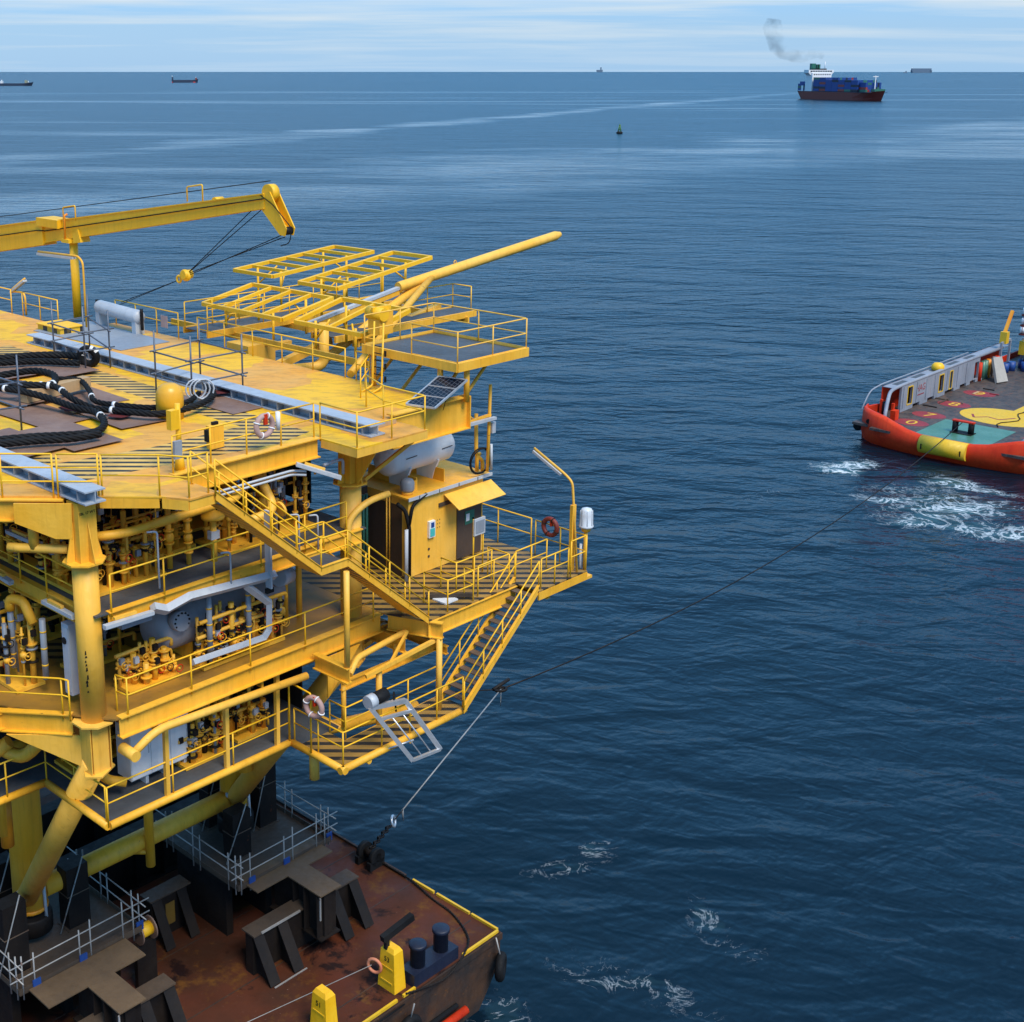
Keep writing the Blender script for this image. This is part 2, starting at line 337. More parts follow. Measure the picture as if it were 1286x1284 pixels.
BHULL = paint('rusty_barge_side', (0.022,0.015,0.013), (0.065,0.028,0.012), 0.5, 0.7, 0.4, scale=0.9, rustcol=(0.12,0.045,0.010))
def glassy(name, col, rough=0.08):
    m, t, b = newmat(name); b.inputs['Base Color'].default_value = rgb(col); b.inputs['Roughness'].default_value = rough
    b.inputs['Coat Weight'].default_value = 0.6; return m
DARKGL = glassy('dark_glass', (0.012,0.015,0.02)); 
BEAC = glassy('beacon_lens', (0.62,0.64,0.68), 0.2)
LAMPG = glassy('lamp_diffuser', (0.62,0.64,0.66), 0.3)
def solarm():
    m, t, b = newmat('solar_cells'); v = vec(t, False)
    br = N(t, 'ShaderNodeTexBrick', offset=0.0); br.inputs['Color1'].default_value = (0.006,0.008,0.016,1); br.inputs['Color2'].default_value = (0.010,0.012,0.02,1)
    br.inputs['Mortar'].default_value = (0.10,0.11,0.13,1); br.inputs['Scale'].default_value = 1.0; br.inputs['Mortar Size'].default_value = 0.006
    br.inputs['Brick Width'].default_value = 0.13; br.inputs['Row Height'].default_value = 0.13; LK(t, v, br.inputs['Vector'])
    LK(t, br.outputs[0], b.inputs['Base Color']); b.inputs['Roughness'].default_value = 0.12; return m
SOLAR = solarm()
def tugdeck():
    m, t, b = newmat('worn_tug_deck'); v = vec(t, True, rot=(0,0,-A45))
    br = N(t, 'ShaderNodeTexBrick', i_Scale=1.0); br.inputs['Color1'].default_value = (0.055,0.042,0.040,1); br.inputs['Color2'].default_value = (0.030,0.027,0.030,1)
    br.inputs['Mortar'].default_value = (0.015,0.012,0.012,1); br.inputs['Brick Width'].default_value = 3.0; br.inputs['Row Height'].default_value = 0.4; br.inputs['Mortar Size'].default_value = 0.02
    LK(t, v, br.inputs['Vector'])
    c = mixc(t, ramp(t, noise(t, v, 1.2, 8, .7), .42, .58).outputs[0], br.outputs[0], (0.085,0.065,0.055))
    c = mixc(t, ramp(t, noise(t, v, 2.2, 8, .7), .56, .64).outputs[0], c, (0.17,0.06,0.03))
    LK(t, c, b.inputs['Base Color']); b.inputs['Roughness'].default_value = 0.6; return m
TDECK = tugdeck()
TGREEN = paint('tug_green_plate', (0.055,0.17,0.115), (0.09,0.22,0.16), 0.35, 0.35, 0.35, rustcol=(0.09,0.06,0.045))
TYEL = paint('tug_yellow_paint', (0.72,0.42,0.010), (0.66,0.42,0.03), 0.3, 0.55, 0.4)
TRED = paint('tug_deck_red', (0.24,0.018,0.026), (0.30,0.03,0.03), 0.35, 0.5, 0.3)
TGREY = paint('tug_grey_bulwark', (0.23,0.25,0.30), (0.28,0.30,0.35), 0.25, 0.55, 0.4, streak=0.4)
def sea():
    g = bpy.data.node_groups.new('wave_height', 'ShaderNodeTree')
    g.interface.new_socket('Vector', in_out='INPUT', socket_type='NodeSocketVector'); g.interface.new_socket('Height', in_out='OUTPUT', socket_type='NodeSocketFloat')
    gi = N(g, 'NodeGroupInput'); go = N(g, 'NodeGroupOutput'); tot = None
    for sx, sy, det, amp, rot, dist in WAVES:
        mp = N(g, 'ShaderNodeMapping'); mp.inputs['Rotation'].default_value = (0,0,math.radians(rot)); LK(g, gi.outputs[0], mp.inputs[0])
        m2 = N(g, 'ShaderNodeMapping'); m2.inputs['Scale'].default_value = (sx, sy, 1); LK(g, mp.outputs[0], m2.inputs[0])
        n = N(g, 'ShaderNodeTexNoise', noise_dimensions='2D', i_Scale=1.0, i_Detail=det, i_Roughness=0.5, i_Distortion=dist); LK(g, m2.outputs[0], n.inputs['Vector'])
        a = N(g, 'ShaderNodeMath', operation='MULTIPLY', i_1=amp); LK(g, n.outputs[0], a.inputs[0])
        if tot is None: tot = a.outputs[0]
        else:
            s = N(g, 'ShaderNodeMath', operation='ADD'); LK(g, tot, s.inputs[0]); LK(g, a.outputs[0], s.inputs[1]); tot = s.outputs[0]
    LK(g, tot, go.inputs[0])
    m, t, b = newmat('sea_water'); geo = N(t, 'ShaderNodeNewGeometry'); pos = geo.outputs['Position']
    hs = []; e = 0.15
    for off in ((0,0,0),(e,0,0),(0,e,0)):
        ad = N(t, 'ShaderNodeVectorMath', operation='ADD'); ad.inputs[1].default_value = off; LK(t, pos, ad.inputs[0])
        gr = N(t, 'ShaderNodeGroup'); gr.node_tree = g; LK(t, ad.outputs[0], gr.inputs[0]); hs.append(gr.outputs[0])
    # calm slicks: long streaks where the ripples are damped
    sl1 = noise(t, vec(t, True, (0.0011,0.006,1), (0,0,math.radians(-14))), 1.0, 5, .6, .6)
    slick0 = ramp(t, sl1, 0.52, 0.66)
    swarp = noise(t, vec(t, True, (0.012,0.012,1)), 1.0, 4); sacc = slick0.outputs[0]
    for ax, ay, nx_, ny_, wid, st in SLICKS:
        dv = N(t, 'ShaderNodeVectorMath', operation='DOT_PRODUCT'); LK(t, pos, dv.inputs[0]); dv.inputs[1].default_value = (nx_, ny_, 0)
        o_ = N(t, 'ShaderNodeMath', operation='MULTIPLY_ADD', i_1=wid*1.6); LK(t, swarp, o_.inputs[0]); LK(t, dv.outputs['Value'], o_.inputs[2])
        c_ = N(t, 'ShaderNodeMath', operation='SUBTRACT', i_1=ax*nx_+ay*ny_+wid*0.8); LK(t, o_.outputs[0], c_.inputs[0])
        a_ = N(t, 'ShaderNodeMath', operation='ABSOLUTE'); LK(t, c_.outputs[0], a_.inputs[0])
        r_ = N(t, 'ShaderNodeMapRange', i_1=wid*0.15, i_2=wid*0.55, i_3=st, i_4=0.0); LK(t, a_.outputs[0], r_.inputs[0])
        g_ = N(t, 'ShaderNodeMath', operation='MULTIPLY'); LK(t, r_.outputs[0], g_.inputs[0]); LK(t, ramp(t, noise(t, vec(t, True, (0.006,0.02,1)), 1.0, 5, .65), 0.36, 0.60).outputs[0], g_.inputs[1])
        x_ = N(t, 'ShaderNodeMath', operation='MAXIMUM'); LK(t, sacc, x_.inputs[0]); LK(t, g_.outputs[0], x_.inputs[1]); sacc = x_.outputs[0]
    ln0 = N(t, 'ShaderNodeVectorMath', operation='LENGTH'); LK(t, pos, ln0.inputs[0])
    fd = N(t, 'ShaderNodeMapRange', i_1=1500, i_2=2600, i_3=1.0, i_4=0.15); LK(t, ln0.outputs['Value'], fd.inputs[0])
    sf = N(t, 'ShaderNodeMath', operation='MULTIPLY'); LK(t, sacc, sf.inputs[0]); LK(t, fd.outputs[0], sf.inputs[1]); sacc = sf.outputs[0]
    class _S: pass
    slick = _S(); slick.outputs = [sacc]
    damp = N(t, 'ShaderNodeMapRange', i_1=0.0, i_2=1.0, i_3=1.0, i_4=0.45); LK(t, slick.outputs[0], damp.inputs[0])
    gust = N(t, 'ShaderNodeMapRange', i_1=0.3, i_2=0.7, i_3=0.75, i_4=1.25); LK(t, noise(t, vec(t, True, (0.012,0.03,1)), 1.0, 4), gust.inputs[0])
    dm = N(t, 'ShaderNodeMath', operation='MULTIPLY'); LK(t, damp.outputs[0], dm.inputs[0]); LK(t, gust.outputs[0], dm.inputs[1])
    # the water is calmer in the lee of the barge
    lee = N(t, 'ShaderNodeVectorMath', operation='DISTANCE'); LK(t, pos, lee.inputs[0]); lee.inputs[1].default_value = (12, 50, 0)
    lm = N(t, 'ShaderNodeMapRange', i_1=15.0, i_2=120.0, i_3=0.48, i_4=1.0); LK(t, lee.outputs['Value'], lm.inputs[0])
    dm0 = dm; dm = N(t, 'ShaderNodeMath', operation='MULTIPLY'); LK(t, dm0.outputs[0], dm.inputs[0]); LK(t, lm.outputs[0], dm.inputs[1])
    sx = []
    for k in (1, 2):
        s = N(t, 'ShaderNodeMath', operation='SUBTRACT'); LK(t, hs[0], s.inputs[0]); LK(t, hs[k], s.inputs[1])
        d = N(t, 'ShaderNodeMath', operation='MULTIPLY', i_1=1.0/e); LK(t, s.outputs[0], d.inputs[0])
        q = N(t, 'ShaderNodeMath', operation='MULTIPLY'); LK(t, d.outputs[0], q.inputs[0]); LK(t, dm.outputs[0], q.inputs[1]); sx.append(q.outputs[0])
    cb = N(t, 'ShaderNodeCombineXYZ'); LK(t, sx[0], cb.inputs[0]); LK(t, sx[1], cb.inputs[1]); cb.inputs[2].default_value = 1.0
    nm = N(t, 'ShaderNodeVectorMath', operation='NORMALIZE'); LK(t, cb.outputs[0], nm.inputs[0])
    # foam: broken lace inside the wakes
    foam = None
    sp = N(t, 'ShaderNodeSeparateXYZ'); LK(t, pos, sp.inputs[0])
    wob = N(t, 'ShaderNodeTexNoise', i_Scale=0.22, i_Detail=5.0, i_Roughness=0.6); LK(t, pos, wob.inputs['Vector'])
    wv = N(t, 'ShaderNodeVectorMath', operation='MULTIPLY_ADD'); LK(t, wob.outputs[1], wv.inputs[0]); wv.inputs[1].default_value = (7,7,0); LK(t, pos, wv.inputs[2])
    for cx_, cy_, rx, ry, rot, st in FOAM:
        c, s_ = math.cos(math.radians(rot)), math.sin(math.radians(rot))
        sb = N(t, 'ShaderNodeVectorMath', operation='SUBTRACT'); LK(t, wv.outputs[0], sb.inputs[0]); sb.inputs[1].default_value = (cx_+3.5, cy_+3.5, 0)
        mp = N(t, 'ShaderNodeMapping', vector_type='TEXTURE'); mp.inputs['Rotation'].default_value = (0,0,math.radians(rot)); mp.inputs['Scale'].default_value = (rx, ry, 1); LK(t, sb.outputs[0], mp.inputs[0])
        fl = N(t, 'ShaderNodeVectorMath', operation='MULTIPLY'); fl.inputs[1].default_value = (1,1,0); LK(t, mp.outputs[0], fl.inputs[0])
        ln = N(t, 'ShaderNodeVectorMath', operation='LENGTH'); LK(t, fl.outputs[0], ln.inputs[0])
        mr = N(t, 'ShaderNodeMapRange', i_1=0.35, i_2=1.1, i_3=st, i_4=0.0); LK(t, ln.outputs['Value'], mr.inputs[0])
        if foam is None: foam = mr.outputs[0]
        else:
            a = N(t, 'ShaderNodeMath', operation='MAXIMUM'); LK(t, foam, a.inputs[0]); LK(t, mr.outputs[0], a.inputs[1]); foam = a.outputs[0]
    brk = N(t, 'ShaderNodeMapRange', i_1=0.40, i_2=0.60, i_3=0.45, i_4=1.05); LK(t, noise(t, vec(t, True, (0.10,0.24,1), (0,0,math.radians(25))), 1.0, 5, .6, 1.0), brk.inputs[0])
    fmul = N(t, 'ShaderNodeMath', operation='MULTIPLY'); LK(t, foam, fmul.inputs[0]); LK(t, brk.outputs[0], fmul.inputs[1]); foam = fmul.outputs[0]
    f1 = N(t, 'ShaderNodeTexNoise', i_Scale=0.42, i_Detail=10.0, i_Roughness=0.66, i_Distortion=1.6); LK(t, pos, f1.inputs['Vector'])
    ab = N(t, 'ShaderNodeMath', operation='SUBTRACT', i_1=0.5); LK(t, f1.outputs[0], ab.inputs[0])
    ab2 = N(t, 'ShaderNodeMath', operation='ABSOLUTE'); LK(t, ab.outputs[0], ab2.inputs[0])
    rid = N(t, 'ShaderNodeMapRange', i_1=0.0, i_2=0.085, i_3=1.0, i_4=0.0); LK(t, ab2.outputs[0], rid.inputs[0])
    fine = N(t, 'ShaderNodeTexNoise', i_Scale=3.5, i_Detail=6.0, i_Roughness=0.7); LK(t, pos, fine.inputs['Vector'])
    k1 = N(t, 'ShaderNodeMath', operation='MULTIPLY_ADD', i_1=0.55); LK(t, fine.outputs[0], k1.inputs[0]); LK(t, rid.outputs[0], k1.inputs[2])
    k2 = N(t, 'ShaderNodeMath', operation='ADD'); LK(t, k1.outputs[0], k2.inputs[0]); LK(t, foam, k2.inputs[1])
    fm = ramp(t, k2.outputs[0], 1.0, 1.0)
    fmr = N(t, 'ShaderNodeMapRange', i_1=1.40, i_2=2.15, i_3=0.0, i_4=0.85); LK(t, k2.outputs[0], fmr.inputs[0])
    gate = N(t, 'ShaderNodeMapRange', i_1=0.06, i_2=0.22, i_3=0.0, i_4=1.0); LK(t, foam, gate.inputs[0])
    fg = N(t, 'ShaderNodeMath', operation='MULTIPLY'); LK(t, fmr.outputs[0], fg.inputs[0]); LK(t, gate.outputs[0], fg.inputs[1]); fmr = fg
    t.nodes.remove(fm)
    # churned, air-filled water round the foam is greener
    tur = N(t, 'ShaderNodeMapRange', i_1=0.3, i_2=1.0, i_3=0.0, i_4=1.0); LK(t, foam, tur.inputs[0])
    deep = mixc(t, tur.outputs[0], SEACOL, (0.035,0.095,0.105))
    LK(t, mixc(t, fmr.outputs[0], deep, (0.72,0.76,0.80)), b.inputs['Base Color'])
    ro = N(t, 'ShaderNodeMapRange', i_1=0.0, i_2=0.9, i_3=0.27, i_4=0.75); LK(t, fmr.outputs[0], ro.inputs[0]); 
    rs = N(t, 'ShaderNodeMath', operation='MULTIPLY_ADD', i_1=-0.19); LK(t, slick.outputs[0], rs.inputs[0]); LK(t, ro.outputs[0], rs.inputs[2]); LK(t, rs.outputs[0], b.inputs['Roughness'])
    b.inputs['IOR'].default_value = 1.333
    LK(t, nm.outputs[0], b.inputs['Normal'])
    return m
SEACOL = (0.0006,0.008,0.017)
#        scale x, scale y, detail, amplitude m, rotation, distortion
WAVES = [(0.030,0.075,3.0,1.8,12,0.2), (0.13,0.30,3.0,0.74,-9,0.5), (0.50,1.05,3.0,0.26,16,0.4), (1.7,3.0,2.0,0.055,-22,0.3)]
FOAM = [(44.5,100.5,9.0,5.5,-35,0.98), (40.0,110.5,4.0,2.6,30,0.92), (49,105.5,5.5,2.6,-45,0.95), (47,94,8,3.0,-10,0.78), (41,97,5,3,20,0.8),
        (7.5,50.5,4.5,1.2,20,0.46), (13.2,46.5,1.0,4.0,20,0.42), (9.5,42.8,5.0,1.8,-30,0.46), (4.2,41.0,2.2,2.2,45,0.85),
        (31,103,5,1.5,20,0.30)]
SLICKS = [(-154,515,0.895,-0.446,46,1.0), (120,560,0.70,-0.715,130,1.0), (0,400,0.62,-0.785,90,0.8)]
SEA = sea()
# ------------------------------------------------------------------ sea
mb = MB(); n = 128; R = 30000.0
mb.add([(0,0,0)]+[(R*math.cos(2*math.pi*i/n), R*math.sin(2*math.pi*i/n), 0) for i in range(n)], [(0, 1+i, 1+(i+1)%n) for i in range(n)])
so_ = bpy.data.objects.new('sea', mb.mesh('sea', SEA)); COL.objects.link(so_); so_['kind'] = 'structure'; so_['label'] = 'dark blue rippled open sea'
# ------------------------------------------------------------------ platform structure
ZT, ZM, ZD, ZL = 23.2, 20.0, 17.0, 13.9
CB = 9.65
plat = thing('offshore_platform', 'yellow steel offshore platform deck on tubular columns above a rusty barge', 'platform', (0,0,6.0))
def deckpart(name, poly, z, t, mat, label=None): return MB().prism(poly, z-t, z).part(name, mat, plat, label)
top_poly = [(-6.3,34),(-6.3,6.75),(-0.15,0.35),(0.45,-0.30),(1.55,-1.42),(1.95,-2.12),(2.85,-2.12),(2.85,-0.06),(8.25,-0.06),(8.25,-1.80),(11.3,-1.80),(11.3,-0.06),(14.4,-0.06),(14.4,20.2),(12.4,20.2),(12.4,34)]
deckpart('top_deck', top_poly, ZT, 0.05, DECK, 'worn yellow top deck plating with repainted patches')
mez_poly = [(-0.05,-0.45),(9.9,-0.45),(9.9,18),(-0.05,18)]
deckpart('mezzanine_deck', mez_poly, ZM, 0.05, GRAT, 'grey grating mezzanine deck')
main_poly = [(-0.35,0.25),(0.25,-0.68),(10.4,-0.68),(10.4,22),(-5.6,22),(-5.6,6.9),(-1.55,2.32)]
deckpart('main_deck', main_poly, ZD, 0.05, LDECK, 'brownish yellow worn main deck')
low_poly = [(-0.05,-0.45),(6.6,-0.45),(6.6,-0.95),(8.2,-0.95),(8.2,16),(-3.5,16),(-3.5,2.75),(-0.05,2.75)]
deckpart('lower_deck', low_poly, ZL, 0.05, GRAT, 'grey lower deck')
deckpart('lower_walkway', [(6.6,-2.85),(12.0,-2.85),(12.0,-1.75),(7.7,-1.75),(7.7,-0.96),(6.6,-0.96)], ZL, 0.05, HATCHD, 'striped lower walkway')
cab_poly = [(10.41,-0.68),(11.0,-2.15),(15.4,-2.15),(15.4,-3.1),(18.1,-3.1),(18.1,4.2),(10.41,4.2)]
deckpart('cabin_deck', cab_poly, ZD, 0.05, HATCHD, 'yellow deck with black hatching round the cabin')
# hatched areas on the top deck and inside
MB().prism([(0.9,1.2),(7.0,0.25),(8.5,0.6),(8.5,2.6),(4.0,2.6),(0.9,3.2)], ZT+0.001, ZT+0.005).part('deck_hatching', HATCH, plat)
MB().prism([(7.4,2.6),(8.6,2.6),(8.6,19),(7.4,19)], ZT+0.001, ZT+0.005).part('deck_hatching', HATCH, plat)
MB().prism([(0.45,3.3),(1.5,3.3),(1.5,12),(0.45,12)], ZT+0.001, ZT+0.005).part('deck_hatching', HATCH, plat)
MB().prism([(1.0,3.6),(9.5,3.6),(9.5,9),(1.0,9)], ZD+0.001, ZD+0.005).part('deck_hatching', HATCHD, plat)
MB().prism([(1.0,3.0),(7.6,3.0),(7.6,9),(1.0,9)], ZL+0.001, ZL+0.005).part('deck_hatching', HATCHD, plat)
def beam(p, q, h, b, mat=Y, name='deck_beam', tf=0.035): return MB().ibeam(p, q, h, b, tf).part(name, mat, plat)
# fascia beams of the top deck
zt = ZT-0.052
beam((2.86,-0.05,ZT+0.02),(8.24,-0.05,ZT+0.02),0.62,0.30)
beam((-6.3,6.62,ZT-.055),(-0.28,0.36,ZT-.055),0.60,0.24)
for a, b_ in (((0.42,-0.24),(1.53,-1.34)),((1.57,-1.42),(1.95,-2.06)),((1.95,-2.06),(2.85,-2.06))):
    MB().bar((a[0],a[1],ZT-.19),(b_[0],b_[1],ZT-.19),0.06,0.27).part('edge_channel', Y, plat)
for a, b_ in (((8.28,-0.2),(8.28,-1.77)),((8.25,-1.77),(11.27,-1.77)),((11.27,-1.77),(11.27,-0.2))):
    MB().bar((a[0],a[1],ZT-.17),(b_[0],b_[1],ZT-.17),0.06,0.24).part('edge_channel', YP, plat)
MB().ibeam((11.32,-0.1,ZT+0.16),(15.0,-0.1,ZT+0.16),1.15,0.32,0.04).part('deck_beam', Y, plat, 'deep yellow end beam under the solar panel')
MB().bar((14.98,-0.1,ZT-.42),(15.02,-0.1,ZT-.42),0.34,1.15).part('end_plate', Y, plat)
beam((14.32,0.1,zt),(14.32,20.1,zt),0.6,0.2); beam((12.35,20.3,zt),(12.35,34,zt),0.6,0.2)
for k in range(7): beam((0.3,2.6*k+2.2,zt),(14.2,2.6*k+2.2,zt),0.42,0.18)
beam((4.8,0.1,zt),(4.8,19,zt),0.5,0.2)
# skid beams standing proud on the top deck above the column rows
for uc, w0, w1 in ((0.0,-0.72,24.0),(CB,-1.25,18.9)):
    k = MB().ibeam((uc,w0,ZT+0.37),(uc,w1,ZT+0.37),0.36,0.62,0.04,0.03)
    sb_ = k.part('skid_beam', SKID, plat, 'grey painted I-beam lying on the top deck')
    for j in range(int((w1-w0)/0.8)):
        wj = w0+0.4+0.8*j
        for s in (-1, 1): MB().box(uc+s*0.16-0.14,uc+s*0.16+0.14,wj-0.01,wj+0.01,ZT+0.052,ZT+0.328).part('stiffener', GREY, sb_)
# mezzanine, main, lower fascias
beam((0.35,-0.42,ZM+.02),(9.7,-0.42,ZM+.02),0.46,0.2); beam((0.0,0.4,ZM+.02),(0.0,18,ZM+.02),0.46,0.2)
beam((0.36,-0.66,ZD+.02),(10.3,-0.66,ZD+.02),0.62,0.26); beam((-0.42,0.42,ZD+.02),(-5.6,6.9,ZD+.02),0.62,0.22)
for k in range(5): beam((0.4,3+2.6*k,ZM-.052),(9.6,3+2.6*k,ZM-.052),0.4,0.16)
for k in range(6): beam((-3.0,2.0+2.6*k,ZD-.052),(10.2,2.0+2.6*k,ZD-.052),0.5,0.18)
MB().tube((-0.02,-0.5,ZL-.10),(6.55,-0.5,ZL-.10),0.12,10).part('edge_tube', Y, plat)
MB().tube((-0.06,-0.5,ZL-.10),(-0.06,2.7,ZL-.10),0.12,10).part('edge_tube', Y, plat)
MB().tube((-0.06,2.78,ZL-.10),(-3.5,2.78,ZL-.10),0.12,10).part('edge_tube', Y, plat)
MB().tube((6.58,-0.55,ZL-.10),(6.58,-2.98,ZL-.10),0.12,10).part('edge_tube', Y, plat)
MB().tube((6.45,-2.86,ZL-.10),(12.0,-2.86,ZL-.10),0.12,10).part('edge_tube', Y, plat)
MB().tube((7.7,-1.72,ZL-.10),(12.0,-1.72,ZL-.10),0.09,10).part('edge_tube', Y, plat)
MB().tube((8.25,-1.0,ZL-.10),(8.25,12,ZL-.10),0.12,10).part('edge_tube', Y, plat)
for k in range(6): beam((-3.3,3.2+2.3*k,ZL-.052),(8.1,3.2+2.3*k,ZL-.052),0.3,0.15)
for u_ in (7.6,9.4): MB().tube((u_,-2.95,ZL-.20),(u_,-1.7,ZL-.20),0.09,8).part('cross_tube', Y, plat)
for u_ in (1.6,3.4,5.4): MB().box(u_-.04,u_+.04,-0.62,-0.38,ZD-.9,ZD-.62).part('bracket', Y, plat)
# horizontal header pipe hung under the main deck edge
MB().pipe([Pw(166,948,-1.0),Pw(196,917,-.95),Pw(385,849,-.95)],0.12,10,0.4).part('header_pipe', YP, plat)
MB().tube(V3(Pw(163,945,-1.0))+Vector((0,-.3,-.02)),V3(Pw(163,945,-1.0))+Vector((0,.35,0)),0.16,12).part('pipe_end_flange', YP, plat)
# cabin deck fascias and outriggers
MB().ibeam((11.02,-2.13,ZD-.052),(15.36,-2.13,ZD-.052),0.55,0.16).part('edge_channel', Y, plat)
MB().bar((15.42,-3.08,ZD-.2),(18.1,-3.08,ZD-.2),0.07,0.28).part('edge_channel', Y, plat)
MB().bar((18.07,-3.0,ZD-.2),(18.07,4.2,ZD-.2),0.07,0.28).part('edge_channel', Y, plat)
beam((10.6,-0.72,ZD-.06),(11.3,-2.5,ZD-.06),0.55,0.2); beam((12.9,3.5,ZD-.06),(12.9,-2.0,ZD-.06),0.5,0.2); beam((16.2,3.5,ZD-.06),(16.2,-2.9,ZD-.06),0.5,0.2)
beam((7.35,-0.8,ZD-.35),(7.35,-2.35,ZD-.35),0.5,0.22); beam((10.4,0.3,ZD-.06),(18,0.3,ZD-.06),0.55,0.2)
MB().bar((10.2,0.6,15.2),(15.5,0.6,16.4),0.16,0.16).part('knee_brace', Y, plat)
MB().tube((7.35,-2.25,ZD-.35),(7.35,-2.25,ZM-.28),0.09,8).part('stair_post', YP, plat)
MB().tube((11.25,-2.4,ZL),(11.25,-2.4,ZD-.6),0.10,8).part('stair_post', YP, plat)
MB().tube((9.2,-1.72,ZL-.1),(9.2,-1.72,15.78),0.10,8).part('stair_post', YP, plat)
MB().pipe([(7.5,-2.2,16.35),(8.1,-1.9,16.6),(8.6,-1.7,16.5),(10.6,-1.5,16.55)],0.10,8,0.3).part('brace_pipe', YP, plat)
MB().bar((8.6,-1.75,15.75),(11.2,-2.25,16.3),0.12,0.12).part('brace_bar', YP, plat); MB().bar((9.7,-1.75,15.85),(10.6,-1.6,16.6),0.08,0.08).part('brace_bar', YP, plat)
beam((8.2,-1.05,15.45),(12.6,-1.05,15.45),0.3,0.16); beam((8.2,1.2,15.45),(12.6,1.2,15.45),0.3,0.16); beam((12.5,-1.6,15.45),(12.5,1.8,15.45),0.3,0.16); beam((10.6,-1.5,16.3),(10.6,2.5,16.3),0.5,0.18)
MB().plate([(7.9,-.75,16.3),(9.3,-.75,16.3),(7.9,-.75,14.9)],0.05).part('haunch_plate', Y, plat)
for a_, b_ in (((12.5,-1.05,15.3),(12.5,-1.05,16.5)),((8.3,-1.05,ZL),(8.3,-1.05,15.3)),((10.6,-1.05,15.4),(10.6,-1.05,16.0))): MB().tube(a_,b_,0.08,8).part('hanger_tube', Y, plat)
# columns
for uc, wc in ((0,0),(CB,0),(0,14.5),(CB,14.5)):
    c = MB().tube((uc,wc,ZD-.12),(uc,wc,21.45),0.345,24).part('column', YP, plat, 'thick round yellow column with scraped paint')
    MB().prism([(uc+.58*math.cos(math.pi/8+k*math.pi/4), wc+.58*math.sin(math.pi/8+k*math.pi/4)) for k in range(8)],21.45,21.50).part('ring_plate', Y, c)
    MB().box(uc-.27,uc+.27,wc-.27,wc+.27,21.50,ZT-.06).part('head_box', Y, c)
    for a in range(4):
        ca, sa = math.cos(a*math.pi/2+math.pi/4*0), math.sin(a*math.pi/2)
        MB().plate([(uc+ca*.28,wc+sa*.28,21.5),(uc+ca*.55,wc+sa*.55,21.5),(uc+ca*.28,wc+sa*.28,22.6)],0.03).part('gusset', Y, c)
    MB().prism([(uc+.60*math.cos(math.pi/8+k*math.pi/4), wc+.60*math.sin(math.pi/8+k*math.pi/4)) for k in range(8)],ZD-.17,ZD-.12).part('ring_plate', YP, c)
    MB().box(uc-.25,uc+.25,wc-.25,wc+.25,15.35,ZD-.17).part('foot_box', YP, c)
    MB().prism([(uc-.48,wc-.15),(uc-.15,wc-.48),(uc+.48,wc-.15),(uc+.48,wc+.48),(uc-.15,wc+.48)],15.30,15.35).part('foot_plate', YP, c)
    for sx_ in (-1,1): MB().box(uc+sx_*.31-.015,uc+sx_*.31+.015,wc-.26,wc+.26,15.35,ZD-.17).part('foot_rib', YP, c)
text_part('weight_mark', 'SBL 17 WT', 0.105, BLK, plat, (0.0,-0.274,22.85), (1,0,0), (0,0,1))
for k in range(9):
    a = -2.45+random.uniform(-.05,.05); zz_ = 19.0-k*0.14+random.uniform(-.05,.05); h = random.uniform(.03,.09); w_ = random.uniform(.02,.045)
    MB().plate([(0.35*math.cos(a+dx_*w_/0.35), 0.35*math.sin(a+dx_*w_/0.35), zz_+dz*h) for dx_, dz in ((-1,-1),(1,-.6),(.6,1),(-.5,.7))],0.004).part('paint_scrape', DKST, plat)
# haunch of the top deck at the near column
MB().plate([(-0.30,-.04,ZT-.08),(-1.35,1.05,ZT-.08),(-1.35,1.05,ZT-.62),(-0.62,.30,ZT-1.05),(-0.32,-.02,ZT-1.05)],0.05).part('haunch_plate', Y, plat)
MB().plate([(0,.35,ZD-.6),(0,1.9,ZD-.62),(0,.35,ZD-1.55)],0.05).part('haunch_plate', YP, plat)
MB().plate([(-.25,.2,ZD-.62),(-1.7,1.75,ZD-.62),(-.25,.2,ZD-1.6)],0.05).part('haunch_plate', YP, plat)
MB().plate([(CB-.1,-.35,22.9),(CB-.1,-1.4,22.9),(CB-.1,-.45,21.5)],0.05).part('haunch_plate', Y, plat)
MB().bar((CB+.3,-.35,21.55),(11.4,-1.4,22.95),0.14,0.10).part('strut', Y, plat)
# pipe under left haunch
MB().pipe([(-0.25,0.35,21.75),(-0.9,1.1,21.75),(-1.3,1.6,21.75)],0.13,10).part('side_pipe', YP, plat)
MB().tube((-0.85,1.05,21.75),(-0.85,1.05,22.7),0.14,10).part('hanger_pipe', YP, plat)
# braces and jacket legs standing on the barge
MB().tube((0.0,0.05,15.6),(1.25,6.95,7.3),0.37,20).part('diagonal_brace', YP, plat, 'thick diagonal yellow brace below the near column')
MB().tube((CB,0.05,15.6),(10.1,6.95,7.3),0.37,20).part('diagonal_brace', YP, plat)
for lu, lw in ((1.55,7.35),(10.3,7.3)):
    lg = MB().sweep([(lu,lw,6.55),(lu,lw,12.2),(lu-.35,lw+.5,ZD-.6)],0.56,24).part('jacket_leg', Y, plat)
    MB().lathe([(0.585,0),(0.60,0.04),(0.60,0.10),(0.58,0.14)],(lu,lw,6.55)).part('leg_ring', YO, lg)
    MB().lathe([(0.70,0),(0.70,.55),(0.66,.62)],(lu,lw,5.75),(0,0,1),20).part('leg_shoe', DKST, lg)
    for a in range(4): MB().tube((lu+.62*math.cos(a*1.57+.4),lw+.62*math.sin(a*1.57+.4),6.3),(lu+.58*math.cos(a*1.57+.4),lw+.58*math.sin(a*1.57+.4),7.5),0.06,6).part('leg_clamp', LGREY, lg)
